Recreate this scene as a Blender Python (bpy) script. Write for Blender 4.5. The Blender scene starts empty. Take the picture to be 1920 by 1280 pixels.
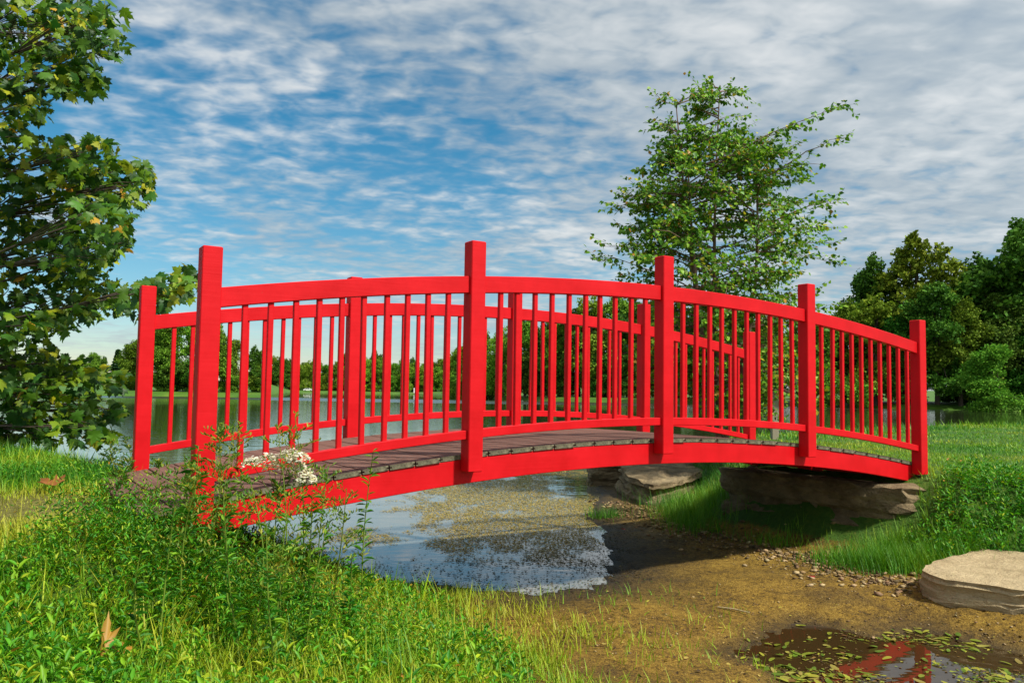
import bpy, math, numpy as np
from mathutils import Matrix, Vector
SC = bpy.context.scene
COL = SC.collection
RNG = np.random.default_rng(11)
EYE = 1.25                      # lens height above the lake; the lake is z = 0

# ------------------------------------------------------------------ camera
FPX, PITCH, ROLL = 1542.05, 0.0628, 0.0153
_cp, _sp, _cr, _sr = math.cos(PITCH), math.sin(PITCH), math.cos(ROLL), math.sin(ROLL)
FWD = np.array([0, _cp, _sp]); _r0 = np.array([1., 0, 0]); _u0 = np.array([0, -_sp, _cp])
RIGHT = _cr * _r0 + _sr * _u0; UP = -_sr * _r0 + _cr * _u0
cam = bpy.data.cameras.new('camera'); cam.lens = FPX / 1920 * 36; cam.sensor_width = 36
cam.clip_start = 0.05; cam.clip_end = 9000
cam_o = bpy.data.objects.new('camera', cam); COL.objects.link(cam_o)
M4 = Matrix.Identity(4)
for i in range(3):
    M4[i][0] = RIGHT[i]; M4[i][1] = UP[i]; M4[i][2] = -FWD[i]
M4[2][3] = EYE
cam_o.matrix_world = M4
SC.camera = cam_o

# ------------------------------------------------------------------ sun, sky, exposure
UDIR = np.array([math.cos(-0.5645), -math.sin(-0.5645), 0]); VDIR = np.array([math.sin(-0.5645), math.cos(-0.5645), 0])
SUN_EL = math.radians(51)
_h = 0.41 * UDIR - 0.912 * VDIR; _h /= np.linalg.norm(_h)
SUN = np.array([_h[0] * math.cos(SUN_EL), _h[1] * math.cos(SUN_EL), math.sin(SUN_EL)])
sl = bpy.data.lights.new('sun', 'SUN'); sl.energy = 5.0; sl.angle = math.radians(4.0); sl.color = (1, 0.95, 0.86)
so = bpy.data.objects.new('sun', sl); COL.objects.link(so)
so.rotation_euler = Vector(SUN).to_track_quat('Z', 'Y').to_euler()

world = bpy.data.worlds.new('World'); SC.world = world; world.use_nodes = True


class NT:
    """tiny node-tree helper"""
    def __init__(s, tree): s.t = tree; s.n = tree.nodes; s.l = tree.links
    def add(s, kind, **kw):
        nd = s.n.new(kind)
        for k, v in kw.items():
            if k == 'inp':
                for a, b in v.items():
                    if hasattr(b, 'is_linked') or isinstance(b, bpy.types.NodeSocket): s.l.new(b, nd.inputs[a])
                    else: nd.inputs[a].default_value = b
            else: setattr(nd, k, v)
        return nd
    def math(s, op, a, b=0.0, c=None, clamp=False):
        d = {0: a, 1: b}
        if c is not None: d[2] = c
        return s.add('ShaderNodeMath', operation=op, use_clamp=clamp, inp=d).outputs[0]
    def vmath(s, op, a, b=(0, 0, 0)):
        return s.add('ShaderNodeVectorMath', operation=op, inp={0: a, 1: b})
    def noise(s, vec, scale, detail=4, rough=0.55, dist=0.0):
        return s.add('ShaderNodeTexNoise', inp={'Vector': vec, 'Scale': scale, 'Detail': detail, 'Roughness': rough, 'Distortion': dist}).outputs[0]
    def ramp(s, f, stops, interp='LINEAR'):
        r = s.add('ShaderNodeValToRGB', inp={0: f}); cr = r.color_ramp; cr.interpolation = interp
        while len(cr.elements) < len(stops): cr.elements.new(0.5)
        for e, (p, c) in zip(cr.elements, stops):
            e.position = p; e.color = (c[0], c[1], c[2], 1) if len(c) == 3 else c
        return r.outputs[0]
    def mix(s, f, a, b):
        m = s.add('ShaderNodeMix', data_type='RGBA')
        for sock, v in ((m.inputs[0], f), (m.inputs[6], a), (m.inputs[7], b)):
            if isinstance(v, bpy.types.NodeSocket): s.l.new(v, sock)
            elif isinstance(v, (int, float)): sock.default_value = v
            else: sock.default_value = (v[0], v[1], v[2], 1)
        return m.outputs[2]


def build_world():
    w = NT(world.node_tree); w.n.clear()
    tc = w.add('ShaderNodeTexCoord').outputs['Generated']
    sky = w.add('ShaderNodeTexSky', sky_type='NISHITA', sun_disc=False)
    sky.sun_elevation = SUN_EL; sky.sun_rotation = math.atan2(SUN[0], SUN[1])
    sky.air_density = 1.0; sky.dust_density = 0.4; sky.ozone_density = 2.5
    skyc = w.add('ShaderNodeHueSaturation', inp={'Hue': 0.482, 'Saturation': 1.4, 'Value': 0.092, 'Color': sky.outputs[0]}).outputs[0]
    sep = w.add('ShaderNodeSeparateXYZ', inp={0: tc})
    zc = w.math('ADD', w.math('MAXIMUM', sep.outputs[2], 0.0), 0.12)
    px = w.math('DIVIDE', sep.outputs[0], zc); py = w.math('DIVIDE', sep.outputs[1], zc)
    pv = w.add('ShaderNodeCombineXYZ', inp={0: px, 1: py, 2: 3.7}).outputs[0]
    # rows of small cloudlets, slightly turned
    mp = w.add('ShaderNodeMapping', inp={'Vector': pv, 'Rotation': (0, 0, math.radians(-14)), 'Scale': (0.85, 1.0, 1)}).outputs[0]
    n1 = w.noise(mp, 11.5, 3, 0.5, 0.25)
    n2 = w.noise(pv, 1.0, 3, 0.5, 0.2)
    n3 = w.noise(mp, 30.0, 3, 0.5)
    dens = w.math('ADD', w.math('ADD', w.math('MULTIPLY', n1, 0.62), w.math('MULTIPLY', n2, 0.55)), w.math('MULTIPLY', n3, 0.10))
    # the sheet is thicker on the sun's side and seen edge-on low down
    dotn = w.vmath('DOT_PRODUCT', tc, tuple(SUN)).outputs['Value']
    dens = w.math('ADD', w.math('ADD', dens, w.math('MULTIPLY', dotn, 0.50)), w.math('MULTIPLY', w.math('SUBTRACT', 1.0, sep.outputs[2]), 0.10))
    cover = w.add('ShaderNodeMapRange', interpolation_type='SMOOTHSTEP', inp={0: dens, 1: 0.40, 2: 0.80, 3: 0.0, 4: 1.0}).outputs[0]
    thick = w.math('ADD', w.math('MULTIPLY', w.noise(mp, 1.6, 4, 0.55, 0.4), 0.65), w.math('MULTIPLY', n1, 0.35))
    ccol = w.ramp(thick, [(0.36, (0.36, 0.44, 0.52)), (0.5, (0.52, 0.58, 0.62)), (0.64, (0.80, 0.82, 0.82))])
    glow = w.math('ADD', 0.80, w.math('MULTIPLY', w.math('POWER', w.math('MAXIMUM', dotn, 0.0), 2.0), 0.45))
    ccol = w.vmath('SCALE', ccol).outputs[0]
    w.l.new(glow, ccol.node.inputs['Scale'])
    col = w.mix(w.math('MULTIPLY', cover, 0.88), skyc, ccol)
    bg = w.add('ShaderNodeBackground', inp={'Color': col, 'Strength': 1.0})
    out = w.add('ShaderNodeOutputWorld'); w.l.new(bg.outputs[0], out.inputs[0])


build_world()
vs = SC.view_settings
vs.view_transform = 'Standard'; vs.look = 'None'; vs.gamma = 1; vs.use_curve_mapping = False; vs.exposure = 0.3
SC.cycles.max_bounces = 6; SC.cycles.transparent_max_bounces = 6


# ------------------------------------------------------------------ pixel -> place
def ray(px, py): return FWD * FPX + RIGHT * (px - 960) + UP * (640 - py)
def PD(px, py, d):
    r = ray(px, py); return np.array([0, 0, EYE]) + r * (d / r[1])
def PZ(px, py, z):
    r = ray(px, py); return np.array([0, 0, EYE]) + r * ((z - EYE) / r[2])


# ------------------------------------------------------------------ mesh helpers
def mesh_np(name, V, F, col=None, smooth=False):
    """V (n,3); F (m,k) one polygon size; col (n,3) per vertex"""
    V = np.asarray(V, np.float32); F = np.asarray(F, np.int32)
    me = bpy.data.meshes.new(name); m, k = F.shape
    me.vertices.add(len(V)); me.vertices.foreach_set('co', V.ravel())
    me.loops.add(m * k); me.loops.foreach_set('vertex_index', F.ravel())
    me.polygons.add(m); me.polygons.foreach_set('loop_start', np.arange(0, m * k, k, dtype=np.int32))
    if smooth: me.polygons.foreach_set('use_smooth', np.ones(m, bool))
    me.update(calc_edges=True)
    if col is not None:
        a = me.attributes.new('Col', 'FLOAT_COLOR', 'POINT')
        a.data.foreach_set('color', np.concatenate([col, np.ones((len(col), 1))], 1).astype(np.float32).ravel())
    return me


def mesh_pf(name, V, faces, smooth=False):
    me = bpy.data.meshes.new(name); me.from_pydata([tuple(map(float, v)) for v in V], [], [list(map(int, f)) for f in faces])
    if smooth: me.polygons.foreach_set('use_smooth', np.ones(len(me.polygons), bool))
    me.update(); return me


def obj(name, me, mat=None, parent=None, loc=None, rot=None, scale=None, label=None, cat=None, group=None, kind=None):
    o = bpy.data.objects.new(name, me); COL.objects.link(o)
    if mat is not None and me is not None and len(me.materials) == 0:
        for m in (mat if isinstance(mat, (list, tuple)) else [mat]): me.materials.append(m)
    if parent is not None: o.parent = parent
    if loc is not None: o.location = loc
    if rot is not None: o.rotation_euler = rot
    if scale is not None: o.scale = scale if hasattr(scale, '__len__') else (scale,) * 3
    if label: o['label'] = label
    if cat: o['category'] = cat
    if group: o['group'] = group
    if kind: o['kind'] = kind
    return o


def thing(name, loc, label, cat, group=None, rot=None, scale=None):
    return obj(name, None, loc=loc, rot=rot, scale=scale, label=label, cat=cat, group=group)


def stamp(tv, tf, pos, frames, scale, cols):
    """copies of template (tv,tf) -> V,F,C ; frames (N,3,3) columns = local axes"""
    N, n = len(pos), len(tv)
    sc = np.asarray(scale)
    sc = sc[:, None, None] if sc.ndim == 1 else sc[:, None, :]
    V = np.einsum('nij,nkj->nki', frames, tv[None] * sc) + pos[:, None, :]
    F = tf[None] + (np.arange(N) * n)[:, None, None]
    C = np.repeat(cols[:, None, :], n, 1)
    return V.reshape(-1, 3), F.reshape(-1, tf.shape[1]), C.reshape(-1, 3)


def unit(a): return a / (np.linalg.norm(a, axis=-1, keepdims=True) + 1e-9)
def frames_from(d, nrm):
    """y axis = leaf direction d, z axis near nrm"""
    y = unit(d); x = unit(np.cross(y, nrm)); z = np.cross(x, y)
    return np.stack([x, y, z], -1)


def tube(pts, rad, sides=7):
    """tapered tube along pts -> V, quads"""
    pts = np.asarray(pts, float); n = len(pts); rad = np.broadcast_to(rad, (n,))
    t = np.gradient(pts, axis=0); t = unit(t)
    ref = np.where(np.abs(t[:, 2:3]) > 0.9, np.array([[1., 0, 0]]), np.array([[0, 0, 1.]]))
    a = unit(np.cross(t, ref)); b = np.cross(t, a)
    an = np.linspace(0, 2 * np.pi, sides, endpoint=False)
    V = pts[:, None] + rad[:, None, None] * (np.cos(an)[None, :, None] * a[:, None] + np.sin(an)[None, :, None] * b[:, None])
    i = np.arange(n - 1)[:, None] * sides; j = np.arange(sides)[None]; j2 = (j + 1) % sides
    F = np.stack([i + j, i + j2, i + sides + j2, i + sides + j], -1).reshape(-1, 4)
    return V.reshape(-1, 3), F


class Join:
    def __init__(s): s.V = []; s.F = []; s.C = []; s.n = 0
    def add(s, V, F, C=None):
        s.V.append(V); s.F.append(np.asarray(F) + s.n); s.n += len(V)
        if C is not None: s.C.append(C)
    def mesh(s, name, smooth=False):
        return mesh_np(name, np.concatenate(s.V), np.concatenate(s.F), np.concatenate(s.C) if s.C else None, smooth)


def vnoise(x, y, seed=0):
    """smooth value noise 0..1"""
    xi = np.floor(x).astype(np.int64); yi = np.floor(y).astype(np.int64); fx = x - xi; fy = y - yi
    def h(a, b):
        n = (a * 374761393 + b * 668265263 + seed * 974634777) & 0x7fffffff
        n = ((n ^ (n >> 13)) * 1274126177) & 0x7fffffff
        return ((n ^ (n >> 16)) & 0xffff) / 65535.
    ux = fx * fx * (3 - 2 * fx); uy = fy * fy * (3 - 2 * fy)
    return (h(xi, yi) * (1 - ux) + h(xi + 1, yi) * ux) * (1 - uy) + (h(xi, yi + 1) * (1 - ux) + h(xi + 1, yi + 1) * ux) * uy


def fbm(x, y, seed=0, o=4):
    r = 0; a = 0.5
    for k in range(o): r = r + a * vnoise(x * 2 ** k, y * 2 ** k, seed + k); a *= .5
    return r / (1 - .5 ** o)


def sstep(t): t = np.clip(t, 0, 1); return t * t * (3 - 2 * t)


def sdist(poly, x, y):
    """signed distance, positive inside"""
    P = np.asarray(poly, float); Q = np.roll(P, -1, 0)
    best = np.full(x.shape, 1e18); ins = np.zeros(x.shape, bool)
    for (ax, ay), (bx, by) in zip(P, Q):
        dx, dy = bx - ax, by - ay
        t = np.clip(((x - ax) * dx + (y - ay) * dy) / (dx * dx + dy * dy), 0, 1)
        best = np.minimum(best, (x - ax - t * dx) ** 2 + (y - ay - t * dy) ** 2)
        c = (ay > y) != (by > y)
        with np.errstate(divide='ignore', invalid='ignore'):
            xc = ax + (y - ay) * dx / (dy if dy != 0 else 1e-12)
        ins ^= c & (x < xc)
    d = np.sqrt(best); return np.where(ins, d, -d)


# ------------------------------------------------------------------ materials
def new_mat(name):
    m = bpy.data.materials.new(name); m.use_nodes = True
    t = NT(m.node_tree); t.n.clear()
    out = t.add('ShaderNodeOutputMaterial')
    b = t.add('ShaderNodeBsdfPrincipled'); t.l.new(b.outputs[0], out.inputs[0])
    return m, t, b, out


def mat_noise(name, stops, scale, rough=0.8, bump=0.0, bscale=None, detail=5, stretch=(1, 1, 1), spec=0.3, dist=0.0, bdist=0.02):
    m, t, b, out = new_mat(name)
    tc = t.add('ShaderNodeTexCoord').outputs['Object']
    mp = t.add('ShaderNodeMapping', inp={'Vector': tc, 'Scale': stretch}).outputs[0]
    n = t.noise(mp, scale, detail, 0.6, dist)
    t.l.new(t.ramp(n, stops), b.inputs['Base Color'])
    b.inputs['Roughness'].default_value = rough; b.inputs['Specular IOR Level'].default_value = spec
    if bump:
        bn = t.noise(mp, bscale or scale * 3, 6, 0.6)
        bp = t.add('ShaderNodeBump', inp={'Strength': bump, 'Distance': bdist, 'Height': bn})
        t.l.new(bp.outputs[0], b.inputs['Normal'])
    return m


def mat_leaf(name, trans=0.3, rough=0.5, vary=0.25, spec=0.35):
    m, t, b, out = new_mat(name)
    a = t.add('ShaderNodeAttribute', attribute_name='Col').outputs['Color']
    oi = t.add('ShaderNodeObjectInfo').outputs['Random']
    hs = t.add('ShaderNodeHueSaturation', inp={'Hue': t.math('ADD', 0.5 - vary * .05, t.math('MULTIPLY', oi, vary * .1)), 'Saturation': 1.0,
                                               'Value': t.math('ADD', 1 - vary / 2, t.math('MULTIPLY', oi, vary)), 'Color': a}).outputs[0]
    t.l.new(hs, b.inputs['Base Color']); b.inputs['Roughness'].default_value = rough; b.inputs['Specular IOR Level'].default_value = spec
    tr = t.add('ShaderNodeBsdfTranslucent', inp={'Color': hs})
    mx = t.add('ShaderNodeMixShader', inp={0: trans}); t.l.new(b.outputs[0], mx.inputs[1]); t.l.new(tr.outputs[0], mx.inputs[2])
    t.l.new(mx.outputs[0], out.inputs[0])
    return m


def mat_paint():
    m, t, b, out = new_mat('red_paint')
    tc = t.add('ShaderNodeTexCoord').outputs['Object']
    n = t.noise(tc, 5.0, 5, 0.6)
    g = t.noise(t.add('ShaderNodeMapping', inp={'Vector': tc, 'Scale': (3, 60, 60)}).outputs[0], 1.0, 4, 0.6)
    c = t.ramp(n, [(0.3, (0.50, 0.003, 0.006)), (0.6, (0.61, 0.004, 0.009)), (0.8, (0.66, 0.008, 0.014))])
    sp = t.noise(tc, 70, 2, 0.5)
    c = t.mix(t.ramp(sp, [(0.76, (0, 0, 0)), (0.80, (.5, .5, .5))]), c, (0.42, 0.05, 0.035))
    t.l.new(c, b.inputs['Base Color'])
    t.l.new(t.ramp(n, [(0.3, (.42, .42, .42)), (0.7, (.56, .56, .56))]), b.inputs['Roughness'])
    b.inputs['Specular IOR Level'].default_value = 0.22
    bp = t.add('ShaderNodeBump', inp={'Strength': 0.22, 'Distance': 0.004, 'Height': g}); t.l.new(bp.outputs[0], b.inputs['Normal'])
    return m


def mat_ground():
    m, t, b, out = new_mat('ground')
    P = t.add('ShaderNodeNewGeometry').outputs['Position']
    a = t.add('ShaderNodeAttribute', attribute_name='Col').outputs['Color']
    s = t.add('ShaderNodeSeparateColor', inp={0: a})
    gmask, wet = s.outputs[0], s.outputs[1]
    n4 = t.noise(P, 95, 4, .7); n1 = t.noise(P, 3.0, 6, 0.65); n2 = t.noise(P, 28, 5, 0.7); n3 = t.noise(P, 0.35, 4, 0.6)
    mud = t.ramp(t.math('ADD', t.math('ADD', t.math('MULTIPLY', n1, .28), t.math('MULTIPLY', n2, .36)), t.math('MULTIPLY', n4, .36)),
                 [(0.38, (0.026, 0.015, 0.004)), (0.45, (0.14, 0.082, 0.011)), (0.53, (0.31, 0.185, 0.022)), (0.66, (0.50, 0.335, 0.065))])
    mud = t.mix(t.ramp(t.noise(P, 1.6, 5, .6, .5), [(0.54, (0, 0, 0)), (0.70, (.7, .7, .7))]), mud, t.ramp(n4, [(0.35, (.022, .014, .006)), (0.65, (.11, .068, .02))]))
    wetc = t.ramp(n2, [(0.3, (0.012, 0.009, 0.005)), (0.6, (0.05, 0.034, 0.014)), (0.8, (0.09, 0.066, 0.03))])
    mud = t.mix(wet, mud, wetc)
    gr = t.ramp(t.math('ADD', t.math('MULTIPLY', n3, .5), t.math('MULTIPLY', n2, .5)),
                [(0.3, (0.028, 0.075, 0.006)), (0.5, (0.055, 0.14, 0.010)), (0.68, (0.13, 0.19, 0.018))])
    gr = t.mix(t.math('MULTIPLY', s.outputs[2], 0.8), gr, t.ramp(n2, [(0.35, (.13, .10, .02)), (0.6, (.30, .25, .06))]))
    gm = t.math('ADD', gmask, t.math('MULTIPLY', t.math('SUBTRACT', n2, 0.5), 0.9), clamp=True)
    gm = t.ramp(gm, [(0.40, (0, 0, 0)), (0.60, (1, 1, 1))])
    t.l.new(t.mix(gm, mud, gr), b.inputs['Base Color'])
    t.l.new(t.math('SUBTRACT', 0.92, t.math('MULTIPLY', wet, 0.30)), b.inputs['Roughness'])
    b.inputs['Specular IOR Level'].default_value = 0.3
    hgt = t.math('ADD', t.math('MULTIPLY', n2, .6), t.math('MULTIPLY', t.noise(P, 90, 4, .7), .4))
    bp = t.add('ShaderNodeBump', inp={'Strength': 1.0, 'Distance': 0.06, 'Height': hgt}); t.l.new(bp.outputs[0], b.inputs['Normal'])
    return m


def mat_water():
    m, t, b, out = new_mat('lake_water')
    P = t.add('ShaderNodeNewGeometry').outputs['Position']
    sp = t.add('ShaderNodeSeparateXYZ', inp={0: P})
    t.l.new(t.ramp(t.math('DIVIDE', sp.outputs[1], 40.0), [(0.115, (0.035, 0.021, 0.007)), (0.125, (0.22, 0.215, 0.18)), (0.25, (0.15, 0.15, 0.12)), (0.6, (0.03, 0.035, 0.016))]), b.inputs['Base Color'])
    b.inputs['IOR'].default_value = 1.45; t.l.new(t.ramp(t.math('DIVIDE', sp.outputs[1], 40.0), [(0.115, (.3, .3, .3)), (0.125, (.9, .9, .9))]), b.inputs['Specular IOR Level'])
    b.inputs['Roughness'].default_value = 0.03
    # calm near the bridge, ripples out on the lake, one wind lane about 115 m out
    far = t.ramp(t.math('DIVIDE', sp.outputs[1], 60.0), [(0.12, (0, 0, 0)), (0.5, (1, 1, 1))])
    mp = t.add('ShaderNodeMapping', inp={'Vector': P, 'Scale': (0.6, 1.6, 1)}).outputs[0]
    h = t.math('ADD', t.math('MULTIPLY', t.noise(mp, 1.6, 3, .5), .7), t.math('MULTIPLY', t.noise(mp, 6.0, 2, .5), .25))
    lane = t.math('ADD', sp.outputs[1], t.math('MULTIPLY', t.noise(P, 0.02, 2), 22))
    ln = t.ramp(t.math('DIVIDE', lane, 250.0), [(0.42, (0, 0, 0)), (0.44, (1, 1, 1)), (0.56, (1, 1, 1)), (0.58, (0, 0, 0))])
    st = t.math('ADD', t.math('ADD', 0.02, t.math('MULTIPLY', far, 0.10)), t.math('MULTIPLY', ln, 0.55))
    bp = t.add('ShaderNodeBump', inp={'Distance': 0.12, 'Height': h, 'Strength': st})
    t.l.new(bp.outputs[0], b.inputs['Normal'])
    t.l.new(t.math('ADD', 0.02, t.math('MULTIPLY', ln, 0.22)), b.inputs['Roughness'])
    return m


def mat_stone(name, a, bcol, c, sc=3.0):
    m, t, b, out = new_mat(name)
    P = t.add('ShaderNodeNewGeometry').outputs['Position']
    n = t.noise(P, sc, 7, 0.65, .3); n2 = t.noise(t.add('ShaderNodeMapping', inp={'Vector': P, 'Scale': (1, 1, 2.6)}).outputs[0], 6, 8, .72, .6)
    f = t.math('ADD', t.math('MULTIPLY', n, .55), t.math('MULTIPLY', n2, .45))
    col = t.ramp(f, [(0.32, a), (0.5, bcol), (0.68, c)])
    sp = t.noise(P, 45, 3, .6)
    col = t.mix(t.ramp(sp, [(0.6, (0, 0, 0)), (0.72, (.5, .5, .5))]), col, a)
    t.l.new(col, b.inputs['Base Color']); b.inputs['Roughness'].default_value = 0.9; b.inputs['Specular IOR Level'].default_value = .2
    h = t.math('ADD', t.math('MULTIPLY', n2, .6), t.math('MULTIPLY', t.noise(P, 30, 6, .7), .4))
    bp = t.add('ShaderNodeBump', inp={'Strength': 1.0, 'Distance': 0.07, 'Height': h}); t.l.new(bp.outputs[0], b.inputs['Normal'])
    return m


M_PAINT = mat_paint()
M_GROUND = mat_ground()
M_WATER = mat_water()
M_LEAF = mat_leaf('leaf', 0.34, 0.5, 0.2)
M_GRASS = mat_leaf('grass_blade', 0.30, 0.55, 0.1)
M_FAR = mat_leaf('far_foliage', 0.22, 0.75, 0.5, 0.15)
M_BARK = mat_noise('bark', [(0.3, (0.045, 0.032, 0.022)), (0.6, (0.12, 0.09, 0.065)), (0.8, (0.22, 0.18, 0.14))], 6, 0.9, 0.6, 14, stretch=(1, 1, .3))
M_BIRCH = mat_noise('birch_bark', [(0.3, (0.10, 0.055, 0.035)), (0.55, (0.22, 0.14, 0.10)), (0.8, (0.36, 0.27, 0.21))], 9, 0.85, 0.4, 20, stretch=(1, 1, .4))
M_DECK = mat_noise('deck_board', [(0.28, (0.080, 0.040, 0.030)), (0.5, (0.150, 0.080, 0.060)), (0.75, (0.23, 0.130, 0.100))], 1.0, 0.75, 0.25, 1.2, stretch=(55, 2.2, 8), spec=.12, bdist=.003)
M_DECKEND = mat_noise('deck_board_end', [(0.3, (0.035, 0.033, 0.022)), (0.5, (0.12, 0.11, 0.07)), (0.75, (0.24, 0.22, 0.14))], 40, 0.95, 0.5, 90, bdist=.004)
M_ROCK = mat_stone('limestone', (0.060, 0.042, 0.022), (0.20, 0.148, 0.080), (0.40, 0.305, 0.17))
M_SLAB = mat_stone('sandstone', (0.22, 0.16, 0.08), (0.46, 0.36, 0.20), (0.60, 0.48, 0.28), 2.2)

# ------------------------------------------------------------------ the ground
B0X, B0Y = (3.5676 * UDIR + 3.8038 * VDIR)[:2]
LEFT_BANK = [(.60, -20), (.55, .5), (.50, 2.0), (.38, 3.2), (.15, 3.95), (-.19, 4.75), (-.75, 5.15), (-1.33, 5.5), (-2.1, 6.05), (-3.5, 7.7), (-6, 9.2),
             (-12, 11.5), (-40, 15), (-90, 21), (-900, 99), (-900, -300), (-30, -300)]
RIGHT_BANK = [(8, -20), (6, 2.5), (4.5, 4.3), (3.6, 5.35), (2.85, 5.62), (2.76, 5.95), (2.22, 6.72), (1.84, 7.3), (1.68, 7.8), (1.72, 8.3), (2.05, 9.2), (2.0, 11), (2.6, 13.2),
              (4, 14.6), (7, 18), (10, 20.5), (20, 26.5), (40, 32.5), (90, 44), (900, 290), (900, -300), (30, -300)]
LAKE = [(-1.6, 6.4), (-.95, 5.66), (-.4, 5.42), (.14, 5.25), (.5, 5.4), (.67, 5.78), (.80, 6.4), (.87, 7.1), (.80, 8.0), (.88, 8.8), (1.35, 12), (2.6, 14.2), (4, 15.4), (7, 18.8),
        (10, 21.3), (20, 27.3), (40, 33.3), (90, 45), (900, 300), (900, 3000), (-900, 3000), (-900, 100), (-90, 22), (-40, 16), (-12, 12.4), (-6, 9.9), (-3.6, 8.3), (-2.3, 6.9)]
PUDDLE = [PZ(*p, 0)[:2] for p in [(1400, 1225), (1470, 1200), (1500, 1172), (1570, 1188), (1650, 1205), (1720, 1186), (1840, 1215), (1930, 1238), (2120, 1290), (2100, 1400), (1700, 1400), (1560, 1330), (1490, 1262)]]
SHORE_R = np.array([-3., -1, -.62, -.47, -.30, -.27, -.12, -.07, -.02, .08, .2, .35, .62, 1.0, 3])
SHORE_D = np.array([70., 95, 112, 118, 128, 385, 395, 330, 170, 135, 122, 112, 96, 90, 70])


def shore(r): return np.interp(r, SHORE_R, SHORE_D)


def height(x, y, detail=True):
    x = np.asarray(x, float); y = np.asarray(y, float)
    dl, dr, dw, dp = sdist(LEFT_BANK, x, y), sdist(RIGHT_BANK, x, y), sdist(LAKE, x, y), sdist(PUDDLE, x, y)
    near = np.clip(1.5 - np.abs(dw), 0, 1); dw = dw + near * (.30 * (fbm(x * 2.6, y * 2.6, 61) - .5) + .14 * (fbm(x * 11, y * 11, 62) - .5)); dp = dp + np.clip(1 - np.abs(dp), 0, 1) * (.2 * (fbm(x * 4, y * 4, 63) - .5) + .1 * (fbm(x * 13, y * 13, 64) - .5))
    wob = (fbm(x * 1.7, y * 1.7, 5) - .5)
    mud = .012 + .13 * (1 - np.exp(-np.maximum(-dw, 0) / 2.6)) + .05 * wob * np.clip(-dw * 2, 0, 1)
    mud = np.where(dw > 0, -.012 - np.minimum(dw * .055, 1.4), mud)
    mud = mud * sstep((-dp) / .55) - .03 * sstep((dp + .12) / .3)
    W = np.interp(y, [3.0, 5.2], [3.5, .95])
    bl = sstep((dl + .12 * wob) / W); br = sstep((dr + .12 * wob) / .85)
    z = mud + bl * (.68 - mud); z = z + br * (.64 - z)
    uu = (x - B0X) * UDIR[0] + (y - B0Y) * UDIR[1]; vv = (x - B0X) * VDIR[0] + (y - B0Y) * VDIR[1]
    we = np.exp(-((uu + 3.25) / .5) ** 2) * sstep((vv + .75) / .6) * sstep((2.5 - vv) / .6); z = z + we * (np.maximum(.675, z) - z)
    z = z + .06 * (fbm(x * .8, y * .8, 9) - .5) * np.maximum(bl, br) * np.clip(np.hypot(x, y) / 6, .3, 1)
    if detail: z = z + (.016 * (fbm(x * 9, y * 9, 3) - .5) + .016 * (fbm(x * 23, y * 23, 6, 2) - .5)) * (dw < .25) * (dp < -.02)
    R = np.hypot(x, y); rat = np.where(y > 1, x / np.maximum(y, 1e-6), np.sign(x) * 3)
    ds = shore(rat) * (1 + .05 * (fbm(rat * 14, R * 0 + 2, 4) - .5)) * np.sqrt(1 + np.clip(rat, -3, 3) ** 2)
    e = R - ds
    far = -1.4 + 2.0 * sstep((e + 6) / 9) + np.clip(e, 0, 400) * .014
    z = np.where((R > 60) & (y > 20), np.maximum(z, far), z)
    return z, dict(dl=dl, dr=dr, dw=dw, dp=dp, bl=bl, br=br, e=e, far=(R > 60) & (y > 20))


def build_ground():
    rings = .35 * np.exp(np.arange(0, 585) * .0160); rings = rings[rings < 3500]
    a = np.concatenate([np.linspace(-42, 42, 400), np.linspace(44, 316, 90)]) * math.pi / 180
    R, A = np.meshgrid(rings, a, indexing='ij'); x = R * np.sin(A); y = R * np.cos(A)
    z, i = height(x, y)
    g = np.clip(np.maximum(sstep(i['dl'] / .35), sstep(i['dr'] / .35)), 0, 1)
    g = np.where(i['far'], sstep((i['e'] + 4.0) / 2), g)
    wet = np.clip(1 - (-i['dw']) / .75, 0, 1); wet = np.maximum(wet, np.clip(1 + i['dp'] / .28, 0, 1))
    nR, nA = R.shape; k = np.arange(nR * nA).reshape(nR, nA)
    kn = np.roll(k, -1, 1)
    F = np.stack([k[:-1], k[1:], kn[1:], kn[:-1]], -1).reshape(-1, 4)[:, ::-1]
    V = np.stack([x, y, z], -1).reshape(-1, 3)
    c0 = len(V); V = np.concatenate([V, [[0, 0, float(height(np.array([0.]), np.array([0.]))[0][0])]]])
    pc = PZ(110, 962, .64); dry = sstep(1.3 - np.hypot((x - pc[0]) / 1.9, (y - pc[1]) / .8))
    C = np.stack([g, wet, dry], -1).reshape(-1, 3); C = np.concatenate([C, [[1, 0, 0]]])
    me = mesh_np('ground', V, F, C, True)
    obj('ground', me, M_GROUND, kind='structure')


build_ground()
wv = [(-3400, -3400), (3400, -3400), (3400, 3400), (-3400, 3400)]
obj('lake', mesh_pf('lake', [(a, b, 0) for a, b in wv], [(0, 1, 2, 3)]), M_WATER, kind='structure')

# ------------------------------------------------------------------ the footbridge
B0 = np.array([0.0, 0, EYE]) + (3.5676 * UDIR + 3.8038 * VDIR)      # crown, outer face of the near posts, eye level
bridge = thing('footbridge', (B0[0], B0[1], 0), 'arched red painted wooden footbridge with brown plank deck over the muddy inlet', 'bridge', rot=(0, 0, math.atan2(UDIR[1], UDIR[0])))
BAY, KA, PW, WT = 1.375, 0.0313, 0.0881, 1.8355
def arc(z0, u): return EYE + z0 - KA * u * u
Z_TOP, Z_BOT = .8743, .8743 - 1.2342


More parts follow.
